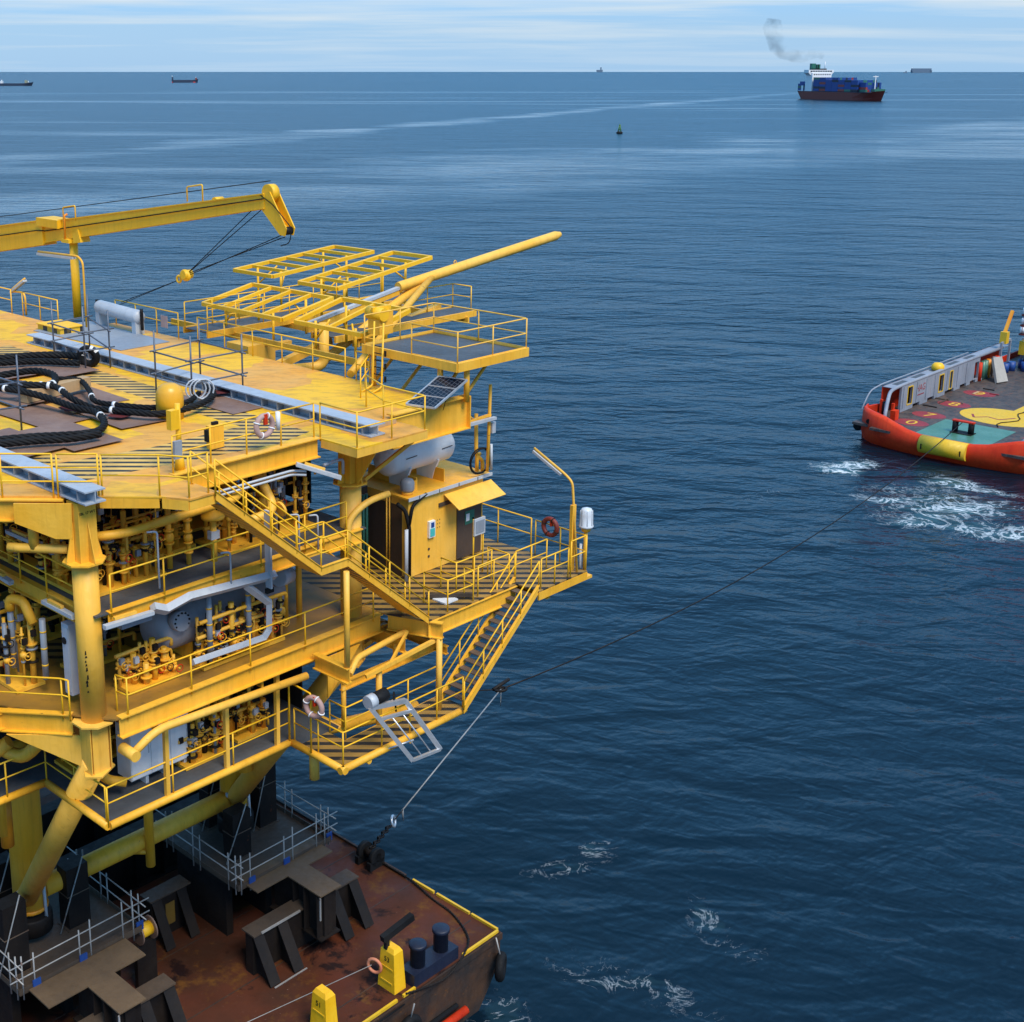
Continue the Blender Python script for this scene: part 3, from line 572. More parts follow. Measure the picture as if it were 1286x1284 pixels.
MB().tube((2.0,7.3,7.1),(9.8,7.3,7.1),0.36,20).part('horizontal_brace', Y, plat)
MB().tube((6.1,6.9,6.2),(6.1,6.9,ZL-.2),0.17,12).part('caisson', Y, plat); MB().tube((6.1,6.9,6.75),(5.7,7.3,6.75),0.10,8).part('caisson_guide', Y, plat)
MB().tube((1.5,-0.1,11.6),(1.5,-0.1,ZL-.1),0.15,10)
MB().sweep([(9.5,5.6,9.2),(9.5,5.6,11.9),(9.2,5.0,ZL)],0.30,16).part('riser', Y, plat)
MB().tube((6.9,-1.2,12.7),(6.9,-1.2,13.7),0.16,12).part('drain_stub', YP, plat)
MB().tube((0.5,3.0,13.2),(11.5,-1.2,13.45),0.22,14).part('lower_bracing', Y, plat)
# curved orange-primed pipe by the left jacket leg
o_ = Pw(12,945,5.0); o2 = Pw(8,1090,5.0)
MB().pipe([Pw(40,930,5.0),Pw(2,945,5.0),Pw(5,1048,5.0)],0.19,12,0.45).part('riser_bend', Y, plat)
MB().tube(Pw(5,1000,5.0),Pw(10,1062,5.0),0.2,12).part('riser_bend', YO, plat, 'orange primed end of the riser bend')
# ------------------------------------------------------------------ handrails
def rail(label, pts, gap=1.5, h=1.08, mids=(0.55,), mat=YB, toe=0.0, r=0.026, group='yellow handrails of the platform', closed_ends=False, name='handrail'):
    t = thing(name, label, 'handrail', pts[0], group)
    pts = [V3(p) for p in pts]
    for i in range(len(pts)-1):
        a, b = pts[i], pts[i+1]; n = max(1, round((b-a).length/gap))
        for k in range(n+1):
            if k == n and i < len(pts)-2: continue
            p = a+(b-a)*(k/n); MB().tube(p-Vector((0,0,.12)), p+Vector((0,0,h)), r, 6).part('post', mat, t)
    up = Vector((0,0,1))
    MB().pipe([p+up*h for p in pts], r, 6, 0.10).part('top_rail', mat, t)
    for m in mids: MB().pipe([p+up*h*m for p in pts], r*0.85, 6, 0.10).part('mid_rail', mat, t)
    if toe:
        for i in range(len(pts)-1): MB().bar(pts[i]+up*toe/2, pts[i+1]+up*toe/2, 0.012, toe).part('toe_board', mat, t)
    return t
T = ZT
rail('yellow handrail along the angled left edge of the top deck, far left', [(-4.6,5.0,T),(-2.3,2.55,T),(-0.42,0.62,T)], 1.5, 1.15, (.35,.68))
rail('short yellow handrail over the grey beam end above the near column', [(-0.34,0.52,T),(0.42,-0.22,T)], 1.1, 1.15, (.35,.68))
rail('yellow handrail from the near column to the head of the long stair', [(0.50,-0.26,T),(1.55,-1.34,T),(1.98,-2.04,T),(2.6,-2.04,T)], 1.2, 1.12, (.5,))
rail('yellow handrail on the front edge of the top deck behind the lifebuoy', [(2.95,0.0,T),(8.15,0.0,T)], 1.3)
rail('yellow handrail round the small front extension of the top deck', [(8.32,-0.1,T),(8.32,-1.72,T),(11.22,-1.72,T),(11.22,0.1,T),(11.9,1.6,T)], 1.5)
rail('yellow handrail on the far edge of the top deck beside the solar racks', [(14.32,14.0,T),(14.32,5.2,T)], 1.75)
rail('yellow handrail on the far edge of the top deck near the grey cylinder', [(14.3,19.9,T),(14.3,15.3,T)], 1.55)
rail('yellow handrail at the stair opening behind the crane rest post', [(12.45,24.6,T),(12.45,21.6,T)], 1.5)
rail('yellow handrail on the far left edge of the top deck', [(12.45,32,T),(12.45,25.6,T)], 1.6)
rail('yellow handrail beside the raised far platform ladder', [(14.3,4.6,T),(14.3,3.9,T),(12.6,2.6,T)], 1.2)
M_ = ZM
rail('yellow handrail of the mezzanine right of the near column', [(0.42,-0.5,M_),(9.0,-0.5,M_)], 1.72)
rail('yellow handrail of the mezzanine left of the near column', [(-0.08,0.5,M_),(-0.08,9.0,M_)], 1.5)
D_ = ZD
rail('yellow handrail of the main deck right of the near column', [(0.55,-0.30,D_),(0.62,-0.72,D_),(7.0,-0.76,D_),(9.9,-0.76,D_)], 2.1)
rail('yellow handrail of the main deck left of the near column', [(-0.55,0.30,D_),(-0.62,0.55,D_),(-4.4,5.3,D_)], 2.2)
L_ = ZL
rail('yellow handrail of the lower deck in front of the white cabinet', [(-0.06,-0.5,L_),(6.5,-0.5,L_)], 2.15)
rail('yellow handrail of the lower deck crossing behind the diagonal brace', [(-2.6,2.72,L_),(-0.06,2.72,L_),(-0.06,-0.42,L_)], 1.6)
rail('yellow handrail on the outer edge of the lower walkway beside the grey ramp', [(6.62,-0.62,L_),(6.62,-2.82,L_),(8.2,-2.86,L_),(11.9,-2.86,L_)], 1.25)
rail('yellow handrail on the inner edge of the lower walkway above open water', [(7.75,-1.0,L_),(7.75,-1.72,L_),(11.9,-1.72,L_)], 1.4)
rail('yellow handrail on the front of the cabin deck at the long stair foot', [(11.95,-1.05,D_),(11.95,-2.1,D_),(13.2,-2.1,D_),(13.2,-1.7,D_)], 1.1)
rail('yellow handrail between cabin and outer stair head', [(13.6,-1.95,D_),(15.2,-1.95,D_),(15.2,-1.0,D_)], 1.0)
rail('yellow handrail on the seaward edge of the cabin deck', [(18.05,4.1,D_),(18.05,-0.6,D_)], 1.7, 1.32)
rail('yellow handrail at the light pole corner of the cabin deck', [(18.05,-0.8,D_),(18.05,-3.05,D_),(17.2,-3.05,D_)], 1.2, 1.3)
rail('yellow handrail along the inner side of the outer stair head', [(15.55,-1.95,D_),(17.25,-1.95,D_)], 0.85)
rail('yellow handrail in front of the cabin wall', [(13.3,-0.55,D_),(13.3,-1.25,D_),(15.1,-1.25,D_)], 0.95)
rail('yellow handrail on the seaward side of the outer stair head', [(15.6,-3.02,D_),(17.1,-3.02,D_)], 0.8)
# ------------------------------------------------------------------ stairs
def stair(label, segs, w0, w1, treadmat, railh=1.0, gap=1.25, hstr=0.26, name='staircase', outer_ext=0.0, mat=Y):
    t = thing(name, label, 'staircase', (segs[0][0], w0, segs[-1][1]))
    pts = [(s[0], s[1]) for s in segs]
    for w in (w0, w1):
        for i in range(len(pts)-1):
            (ua, za), (ub, zb) = pts[i], pts[i+1]
            s_ = MB(); s_.plate([(ua,w,za-hstr/2),(ub,w,zb-hstr/2),(ub,w,zb+hstr/2),(ua,w,za+hstr/2)],0.035)
            s_.bar((ua,w,za+hstr/2),(ub,w,zb+hstr/2),0.10,0.02); s_.part('stringer', mat, t)
    for i in range(len(pts)-1):
        (ua, za), (ub, zb) = pts[i], pts[i+1]
        if abs(za-zb) < 0.05:
            MB().box(ua,ub,w0+.03,w1-.03,za-.02,za+.02).part('landing', GRAT, t); continue
        n = max(2, round(abs(za-zb)/0.21))
        for k in range(1, n):
            f = k/n; u_, z_ = ua+(ub-ua)*f, za+(zb-za)*f; sg = 1 if ub > ua else -1
            MB().box(u_-.14,u_+.14,w0+.02,w1-.02,z_-.02,z_+.015).part('tread', treadmat, t)
    for w in (w0, w1):
        for i in range(len(pts)-1):
            (ua, za), (ub, zb) = pts[i], pts[i+1]; L = math.hypot(ub-ua, zb-za); n = max(1, round(L/gap))
            for k in range(n+1):
                if k == n and i < len(pts)-2: continue
                f = k/n; u_, z_ = ua+(ub-ua)*f, za+(zb-za)*f
                MB().tube((u_,w,z_),(u_,w,z_+railh),0.026,6).part('rail_post', YB, t)
        MB().pipe([(u_,w,z_+railh) for u_, z_ in pts],0.026,6,0.1).part('hand_rail', YB, t)
        MB().pipe([(u_,w,z_+railh*.55) for u_, z_ in pts],0.022,6,0.1).part('mid_rail', YB, t)
    return t
stair('long yellow staircase with a landing from the top deck to the cabin deck', [(2.75,23.12),(6.45,19.95),(7.5,19.95),(11.0,17.02)], -2.15, -1.1, GRAT)
stair('outer yellow staircase with brown treads from the lower walkway up to the cabin deck', [(11.75,13.95),(15.45,17.05)], -3.05, -2.0, RUSTY, hstr=0.30)
s3 = stair('small yellow access stair beside the crane rest post', [(12.7,T+.75),(13.9,T+.75),(13.9,T+.75)], 20.4, 21.2, GRAT, 0.9) if False else None
# underside tray of the long stair
us = thing('stair_soffit', 'yellow soffit plate under the long staircase', 'soffit', (2.8,-1.6,19.9))
for (ua, za, ub, zb) in ((3.1,22.7,6.5,19.78),(7.6,19.78,10.6,17.2)): MB().plate([(ua,-2.1,za),(ub,-2.1,zb),(ub,-1.15,zb),(ua,-1.15,za)],0.02).part('soffit_plate', Y, us)
# ------------------------------------------------------------------ crane boom on its rest
cu = 14.0
cr_ = thing('crane_boom', 'long yellow telescopic crane boom resting on a post at the far deck edge', 'crane', (cu,20.7,ZT))
b0, b1, b2 = Vector(Pu(-60,312,cu)), Vector(Pu(56,292,cu)), Vector(Pu(338,252,cu))
dirb = (b2-b1).normalized(); b0 = b1-dirb*14.0
def boxbeam(p, q, h0, h1, wd, name, mat=YB):
    p, q = V3(p), V3(q); m = MB(); z = Vector((0,0,1)); x = Vector((wd/2,0,0))
    m.add([p-x-z*h0/2,p+x-z*h0/2,p+x+z*h0/2,p-x+z*h0/2,q-x-z*h1/2,q+x-z*h1/2,q+x+z*h1/2,q-x+z*h1/2],[(0,1,2,3),(7,6,5,4),(0,4,5,1),(1,5,6,2),(2,6,7,3),(3,7,4,0)])
    # flange strips along both top edges
    for s in (-1,1): m.bar(p+x*s*1.02+z*h0/2, q+x*s*1.02+z*h1/2, 0.06, 0.05); m.bar(p+x*s*1.02-z*h0/2, q+x*s*1.02-z*h1/2, 0.06, 0.05)
    return m.part(name, mat, cr_)
boxbeam(b0,b1+dirb*.4,1.38,1.1,0.7,'outer_section'); boxbeam(b1,b2,0.92,0.52,0.5,'inner_section')
MB().box(cu-.46,cu+.46,b1.y-1.9,b1.y-.1,b1.z+.35,b1.z+.72).part('collar', YB, cr_)
MB().sweep([b0+Vector((-.40,0,.15)),b1+Vector((-.42,0,.12)),b1+Vector((-.31,-.6,.14)),b2+Vector((-.29,0,.08))],0.025,5).part('hose', BLK, cr_)
for q_ in (b1+dirb*2.9, b2-dirb*4.0):
    MB().pipe([q_+Vector((-.25,-.25,.35)),q_+Vector((-.25,-.25,1.0)),q_+Vector((-.25,.75,.85)),q_+Vector((-.25,.75,.28))],0.03,6,.08).part('guard_hoop', YB, cr_)
    MB().tube(q_+Vector((-.2,-.9,.4)),q_+Vector((.2,-.9,.4)),0.16,12).part('rope_guide', YB, cr_)
MB().tube(b2+Vector((-.16,-.10,.28)),b2+Vector((.16,-.10,.28)),0.33,20).part('head_sheave', YB, cr_)
nose = Vector(Pu(362,292,cu))
hd = MB()
for s in (-.2,.2): hd.plate([b2+Vector((s,.5,.2)),b2+Vector((s,.35,-.2)),nose+Vector((s,.22,-.1)),nose+Vector((s,-.05,-.12)),nose+Vector((s,-.14,.15)),b2+Vector((s,-.30,.35))],0.05)
hd.bar((b2+Vector((0,.5,-.1))),nose+Vector((0,.1,0)),0.34,0.12); hd.part('boom_head', YB, cr_)
MB().tube(nose+Vector((-.2,.05,.05)),nose+Vector((.2,.05,.05)),0.15,12).part('nose_sheave', DKST, cr_)
MB().pipe([b2+Vector((-.25,.2,.2)),b2+Vector((-.25,-.5,-.1)),nose+Vector((-.25,-.5,.2)),nose+Vector((-.25,-.35,-.35)),nose+Vector((-.2,.2,-.5))],0.02,5,.2).part('hose', BLK, cr_)
hook = Vector(Pu(233,346,13.6)); tie = Vector(Pu(150,383,13.9))
for i, (p, q) in enumerate(((b2+Vector((0,.9,-.35)),hook),(b2+Vector((.1,.6,-.4)),hook),(nose,hook+Vector((0,0,-.05))),(nose+Vector((.1,.3,-.2)),hook+Vector((0,-.2,.1))))):
    MB().tube(p,q,0.018,5).part('hoist_wire', BLK, cr_)
MB().tube(b0+Vector((0,0,1.2)),b2+Vector((0,-.1,.72)),0.018,5).part('hoist_wire', BLK, cr_)
hk = thing('hook_block', 'small yellow crane hook block hanging on dark wires', 'hook block', tuple(hook))
hb = MB(); hb.blob(hook,.16,.34,.24,10,8); hb.part('block_cheek', YB, hk); MB().tube(hook+Vector((-.2,-.1,.05)),hook+Vector((.2,-.1,.05)),0.18,12).part('block_sheave', YB, hk)
MB().torus(hook+Vector((0,.45,-.2)),.13,.05,(1,0,0),14,6).part('hook', YB, hk)
for k in range(2): MB().tube(hook+Vector((0,.5,-.25)),tie+Vector((.1*k,0,.1*k)),0.016,5).part('tie_wire', BLK, hk)
rp = thing('boom_rest_post', 'tall yellow round post carrying the crane boom, orange strap on top', 'post', (13.75,20.4,ZT))
ptop = b1+dirb*2.6; pz = ptop.z-.62
MB().tube((13.9,ptop.y,ZT),(13.9,ptop.y,pz),0.19,16).part('post', YB, rp)
MB().box(13.5,14.5,ptop.y-.25,ptop.y+.35,pz,pz+.16).part('saddle', YB, rp)
MB().plate([(13.9,ptop.y-.35,pz),(13.9,ptop.y-1.0,pz+.1),(13.9,ptop.y-.8,pz+.65),(13.9,ptop.y-.4,pz+.4)],0.5).part('saddle_cheek', YB, rp)
MB().pipe([(13.55,ptop.y+.1,pz),(13.55,ptop.y+.05,pz+1.2),(13.7,ptop.y+.05,pz+1.25)],0.05,6).part('lashing_strap', YO, rp)
# ------------------------------------------------------------------ top deck furniture
def lamp(label, base, top, arm, lamp_end, name='floodlight', group='strip lights on bent poles', mat=Y):
    t = thing(name, label, 'light', base, group)
    MB().pipe([base, top, arm, lamp_end],0.045,8,0.35).part('pole', mat, t)
    a, e = V3(arm), V3(lamp_end); d = (e-a)
    MB().bar(a+d*.10-Vector((0,0,.10)),e-Vector((0,0,.10)),0.2,0.09).part('lamp_housing', LGREY, t)
    MB().bar(a+d*.14-Vector((0,0,.155)),e-d*.04-Vector((0,0,.155)),0.15,0.02).part('diffuser', LAMPG, t)
    return t
lamp('grey strip light on a bent yellow pole under the crane boom', (12.9,Pu(104,330,12.9)[1],ZT), Pu(104,330,12.9), Pu(98,322,12.9), Pu(48,316,12.9))
lamp('grey strip light leaning up from the far left handrail', (12.6,24.6,ZT), (12.6,24.6,ZT+1.05), Pu(12,366,12.6), Pu(31,350,12.6))
gc = thing('grey_cylinder', 'pale grey horizontal cylinder on two legs beside the far handrail', 'cylinder', (14.0,19,ZT))
ca, cb_ = Vector(Pu(124,385,13.7)), Vector(Pu(176,399,13.7))
MB().lathe([(0.02,-.05),(.26,0),(.30,.12),(.30,(cb_-ca).length-.12),(.26,(cb_-ca).length),(.02,(cb_-ca).length+.05)],ca,tuple(cb_-ca),18).part('shell', LGREY, gc)
for p in (ca+(cb_-ca)*.06, cb_-(cb_-ca)*.06): MB().box(p.x-.22,p.x+.22,p.y-.14,p.y+.14,ZT,p.z-.05).part('leg', LGREY, gc)
for p in (ca,cb_): MB().sweep([(p.x,p.y+.12*(1 if p is ca else -1),ZT+.2+k*.18) for k in range(6)],0.07,6).part('hose_coil', DKST, gc)
MB().box(13.3,14.0,15.5+.1,15.6,ZT+.1,ZT+.9)
MB().box(14.24,14.27,16.0,16.45,ZT+.35,ZT+.85).solo('notice_board', PALEBUOY, 'faded pink notice board tied to the far handrail', 'sign')
t = thing('bund_box', 'low box edged with black and yellow chevrons by the crane rest', 'box', (11.9,20.0,ZT))
MB().box(11.2,12.3,19.4,21.2,ZT+.01,ZT+.26).part('box_body', CHEV, t); MB().box(11.15,12.35,19.35,21.25,ZT+.26,ZT+.29).part('box_lid', YB, t)
gp = MB(); gp.prism([Pz(x,y,ZT)[:2] for x, y in ((42,416),(112,404),(213,430),(152,441))],ZT+.008,ZT+.03)
gp.solo('steel_plate', GREY, 'dark grey steel plate lying on the far side of the top deck', 'plate')
# plywood sheets
shs = [((150,500),(118,485),(62,495),(88,512)),((340,512),(300,526),(228,500),(262,486)),((100,525),(60,505),(5,520),(40,545)),((190,520),(158,510),(110,526),(140,540)),((130,545),(95,535),(50,552),(80,570)),((60,560),(25,545),(-30,560),(10,578)),((60,462),(20,455),(-40,470),(0,482)),((120,460),(60,457),(30,470),(75,475)),((70,500),(30,488),(-30,500),(8,515))]
pl_lab = ['between the two tall scaffold frames','under the far loop of the right-hand sling','in the middle of the sling pile','beside the yellow domed cap','nearest to the lower sling loop','at the left picture edge by the front handrail','at the left picture edge behind the slings','below the white-wrapped sling end','left of the timber block']
for k, q in enumerate(shs):
    c = [Pz(x,y,ZT)[:2] for x, y in q]; cu_, cw_ = sum(p[0] for p in c)/4, sum(p[1] for p in c)/4
    m = MB(); m.prism([(cu_+sx_*a-.06*(k%3-1)*sy_, cw_+sy_*b+.06*(k%3-1)*sx_) for sx_, sy_, a, b in ((-1,-1,.85,1.55),(1,-1,.85,1.55),(1,1,.85,1.55),(-1,1,.85,1.55))],ZT+.010+.016*k,ZT+.024+.016*k)
    m.solo('plywood_sheet', PLY, 'brown plywood sheet on the top deck, '+pl_lab[k], 'plywood', 'brown plywood sheets under the slings')
for x, y, k in ((152,528,0),(275,498,1),(90,520,2)):
    p = Pz(x,y,ZT); m = MB(); m.prism([(p[0]+.34*math.cos(a)*(1+.2*math.sin(3*a+k)),p[1]+.42*math.sin(a)*(1+.25*math.cos(2*a+k))) for a in [i*math.pi/7 for i in range(14)]],ZT+.170,ZT+.178)
    m.solo('red_rag', paint('dark_red_cloth_%d'%k,(0.10,0.006,0.006),None,0,0.8,0.3), ['dark red cloth lying in front of the domed cap','dark red cloth at the right sling end','dark red cloth under the middle sling loop'][k], 'cloth')
tb = MB()
p1, p2 = Pz(30,512,ZT), Pz(110,492,ZT); tb.bar((p1[0],p1[1],ZT+.36),(p2[0],p2[1],ZT+.36),0.4,0.38); tb.solo('timber_block', WOOD, 'pale timber block carrying the sling eyes', 'timber')
# heavy wire rope slings, laid strands twisted round the core
def rope(pts, r, lay=1.15, strands=5, seg=0.08):
    P = [V3(p) for p in pts]; dense = []
    for i in range(len(P)-1):
        p0 = P[i-1] if i else P[i]*2-P[i+1]; p1, p2 = P[i], P[i+1]; p3 = P[i+2] if i+2 < len(P) else P[i+1]*2-P[i]
        n_ = max(2, int((p2-p1).length/seg))
        for k in range(n_):
            t = k/n_; dense.append(0.5*((2*p1)+(p2-p0)*t+(2*p0-5*p1+4*p2-p3)*t*t+(3*p1-p0-3*p2+p3)*t**3))
    dense.append(P[-1]); out = []; s = 0; fr_ = []
    for i, p in enumerate(dense):
        t = (dense[min(i+1,len(dense)-1)]-dense[max(i-1,0)]).normalized(); x = t.cross(Vector((0,0,1))).normalized(); y = t.cross(x)
        if i: s += (p-dense[i-1]).length
        fr_.append((p, x, y, s))
    for k in range(strands):
        ph = 2*math.pi*k/strands
        out.append(MB().sweep([p+(x*math.cos(ph+2*math.pi*s_/lay)+y*math.sin(ph+2*math.pi*s_/lay))*r*0.60 for p, x, y, s_ in fr_], r*0.42, 6))
    return out, dense
def sling(label, pix, r, z=None, tapes=()):
    r *= 0.74
    z = z if z is not None else ZT+.19+r
    pts = [Pz(p[0],p[1],z+(p[2] if len(p) > 2 else 0)) for p in pix]; strands_, dense = rope(pts, r)
    t = thing('wire_rope_sling', label, 'sling', pts[0], 'heavy black wire rope slings on the top deck'); [m.part('strand', BLK, t) for m in strands_]
    for f in tapes:
        i = min(int(f*(len(dense)-1)), len(dense)-2); d = (dense[i+1]-dense[i]).normalized()
        MB().tube(dense[i]-d*.05,dense[i]+d*.05,r*1.1,14).part('white_binding', WH, t)
    return t
sling('black sling end wrapped in white, lying left of the far scaffold frame', [(-60,452),(0,450),(40,447),(80,446),(106,449)],0.20,tapes=(.97,.985))
sling('second black sling strand beside the white-wrapped end', [(-60,458),(0,456),(50,454),(100,456)],0.17)
sling('black sling loop with white bindings left of the timber block', [(-40,480),(10,470,.15),(45,466,.3),(68,472,.3),(62,484,.3),(20,482,.25),(-30,478)],0.17,tapes=(.55,.62))
sling('long black sling running right behind the domed cap to its far eye', [(15,486,.3),(45,484,.35),(70,486,.3),(90,500,.2),(115,512),(150,516),(198,520),(232,514),(255,506),(268,496),(262,486)],0.15,tapes=(.12,.2,.45))
sling('black sling leaving the middle bindings and bending past the plywood', [(72,476,.3),(100,478,.2),(112,490,.1),(120,504),(150,509),(198,512),(235,505),(250,494)],0.13,tapes=(.33,.52))
sling('black sling looping back at the lower left', [(-30,484,.2),(20,490,.25),(60,500,.15),(95,512,.05),(120,518),(131,530),(124,541),(95,546),(40,549),(-40,556)],0.16,tapes=(.12,.52))
sling('lowest black sling strand by the front handrail', [(126,545),(90,551),(40,554),(-40,562)],0.16)
t_ = thing('sling_thimble', 'white wrapped thimble ring at the sling end beside the far scaffold frame', 'thimble', Pz(110,452,ZT))
MB().torus(Pz(111,448,ZT+.40),.30,.15,(0.75,0.65,0.1),22,10).part('rope_eye', BLK, t_)
for k in range(5): MB().torus(Pz(111,448,ZT+.40),.30+.055*(k-2)*.5,.135,(0.75,0.65,0.1),4,10,3.5+k*.5,3.5+k*.5+.26).part('white_wrap', WH, t_)
m = MB()
for k in range(3): m.torus(Pz(246+k*5,489,ZT+.55),.34,.03,(0.5,1,0),14,6)
m.solo('sling_guard', LGREY, 'grey wire guard loops at the far eye of the long sling', 'guard')
# domed yellow cap, post and boxes
p = Pz(213,527,ZT); dc = MB(); dc.lathe([(0.43,0),(0.45,0.62),(0.43,0.85),(0.36,1.02),(0.2,1.12),(0.02,1.14)],(p[0]+.12,p[1]+.12,ZT+.01),(0,0,1),20)
dc.solo('domed_cap', paint('ochre_plastic',(0.66,0.33,0.012),None,0,0.35,0.15), 'ochre yellow domed plastic cap standing on the top deck', 'cap')
t = thing('control_post', 'yellow control post with grey box at the stair head', 'control post', Pz(226,575,ZT)); p = Pz(226,590,ZT)
MB().tube((p[0],p[1],ZT),(p[0],p[1],ZT+1.9),0.08,10).part('post', YB, t); MB().box(p[0]-.3,p[0]-.02,p[1]-.1,p[1]+.12,ZT+1.2,ZT+1.75).part('box', YB, t); MB().tube((p[0],p[1],ZT),(p[0],p[1],ZT+.5),0.16,12,0.1).part('base', YB, t)
MB().box(p[0]-.5,p[0]-.25,p[1]-.5,p[1]-.4,ZT+.5,ZT+1.0).part('screen_box', GREY, t)
t = thing('junction_box', 'yellow junction box with black handle behind the front handrail', 'box', Pz(276,568,ZT)); p = Pz(276,566,ZT)
MB().box(p[0]-.25,p[0]+.25,p[1]+.1,p[1]+.3,ZT+.05,ZT+.75).part('box', Y, t); MB().box(p[0]-.36,p[0]-.25,p[1]+.1,p[1]+.25,ZT+.3,ZT+.65).part('handle', BLK, t); MB().box(p[0]-.1,p[0]+.1,p[1]+.15,p[1]+.25,ZT+.75,ZT+.84).part('cap', DKST, t)
def buoy(label, c, axis, mat=PALEBUOY, band=None):
    t = thing('lifebuoy', label, 'lifebuoy', c, 'lifebuoys hung on the rails'); MB().torus(c,.30,.085,axis,24,10).part('ring', mat, t)
    d = V3(axis).normalized(); x = d.cross(Vector((0,0,1))).normalized(); y = d.cross(x)
    for k in range(4):
        a = k*math.pi/2+.4; e = x*math.cos(a)+y*math.sin(a); MB().torus(V3(c)+e*.30,.092,.02,tuple(x*-math.sin(a)+y*math.cos(a)),12,5).part('band', band or WH, t)
    MB().box(c[0]-.06,c[0]+.06,c[1]-.09,c[1]-.02,c[2]+.05,c[2]+.36).part('light_canister', RED, t)
    return t
b_ = buoy('faded lifebuoy on the front handrail of the top deck', Pw(332,535,-0.14), (0,1,0))
q = Pw(349,530,-.12); MB().tube((q[0],q[1],q[2]-.25),(q[0],q[1],q[2]+.3),0.07,10).solo('smoke_canister', WH, 'white canister beside the top deck lifebuoy', 'canister')
q = Pu(394,888,6.42); buoy('lifebuoy on the tall frame at the corner of the lower walkway', q, (1,0.2,0), PALEBUOY)
t = thing('pipe_hoop', 'tall yellow pipe hoop holding the lower walkway lifebuoy', 'frame', (6.5,-1.0,ZL))
MB().pipe([(6.48,-0.55,ZL),(6.48,-0.55,ZL+2.0),(6.48,-1.55,ZL+1.95),(6.48,-1.55,ZL)],0.03,6,.05).part('frame', YB, t)
q = Pu(691,662,17.95); buoy('dark red lifebuoy on the rail by the light pole', q, (1,0,0), MAROON, DKST)
# scaffold frames on the top deck
def scaffold(label, corners, h, levels):
    t = thing('scaffold_frame', label, 'scaffold', (corners[0][0],corners[0][1],ZT), 'grey scaffold tube frames on the top deck')
    for i, (u_, w_) in enumerate(corners): MB().tube((u_,w_,ZT+.02),(u_,w_,ZT+h*(1,1.06,.95,1.02)[i%4]),0.031,6).part('standard', GALV, t)
    for l in levels:
        for i in range(len(corners)):
            a, b = corners[i], corners[(i+1)%len(corners)]; d = Vector((b[0]-a[0],b[1]-a[1],0)).normalized()*.22; z_ = ZT+h*l+.05*(i%2)
            MB().tube(Vector((a[0],a[1],z_))-d,Vector((b[0],b[1],z_))+d,0.029,6).part('ledger', GALV, t)
            MB().blob((a[0],a[1],z_),.06,.06,.06,6,4).part('coupler', GALV, t)
scaffold('grey scaffold tube frame standing over the white-wrapped sling end', [(8.4,15.2),(8.2,12.7),(9.2,12.6),(10.1,15.4)],2.3,(.32,.62))
scaffold('grey scaffold tube frame straddling the grey beam near the sling eye', [(8.1,8.1),(8.0,5.9),(10.15,5.9),(10.3,8.5)],2.2,(.30,.66))
scaffold('grey scaffold tube frame at the left picture edge', [(2.3,7.0),(2.3,9.5),(0.6,9.5),(0.4,7.4)],2.4,(.30,.62))
# ------------------------------------------------------------------ raised far platform, ladder, solar racks, vent boom
rpz = 24.6
t = thing('raised_platform', 'raised yellow railed platform with grey grating at the far corner of the top deck', 'platform', (15.9,1.6,ZT))
MB().box(14.1,17.55,-0.45,3.85,rpz-.06,rpz-.01).part('grating', GRAT, t)
for a, b in (((14.0,-.55),(17.65,-.55)),((17.65,-.55),(17.65,3.95)),((17.65,3.95),(14.0,3.95)),((14.0,3.95),(14.0,-.55))): MB().bar((a[0],a[1],rpz-.08),(b[0],b[1],rpz-.08),0.09,0.30).part('frame_channel', Y, t)
for u_, w_, zb in ((14.2,3.6,ZT),(14.2,0.4,ZT),(14.75,-.3,ZT)): MB().tube((u_,w_,zb),(u_,w_,rpz-.1),0.10,10).part('leg', Y, t)
for a, b in (((14.2,3.6,ZT+.1),(15.6,3.6,rpz-.2)),((14.2,.4,ZT+.1),(15.4,.4,rpz-.2)),((14.5,.2,22.6),(16.6,.2,rpz-.2)),((14.5,3.0,22.6),(16.8,3.0,rpz-.2))): MB().tube(a,b,0.06,8).part('knee_brace', Y, t)
rail('pale yellow handrail round the raised far platform', [(14.05,1.6,rpz),(14.05,-.5,rpz),(17.6,-.5,rpz),(17.6,3.9,rpz),(14.05,3.9,rpz)], 2.2, 1.1, (.52,), YP, 0.1)
t = thing('ladder', 'yellow caged ladder with black bands up to the raised platform', 'ladder', (13.9,3.0,ZT))
for w_ in (2.75,3.2): MB().pipe([(13.2,w_,ZT),(13.75,w_,ZT+.15),(13.85,w_,rpz+1.0)],0.035,6,.1).part('stile', YB, t)
for k in range(6): MB().tube((13.83,2.75,ZT+.3+k*.25),(13.83,3.2,ZT+.3+k*.25),0.02,5).part('rung', BLK, t)
for k in range(3): MB().bar((13.80,2.62,ZT+.35+k*.45),(13.80,2.62,ZT+.55+k*.45),0.06,0.06).part('warning_band', BLK, t)
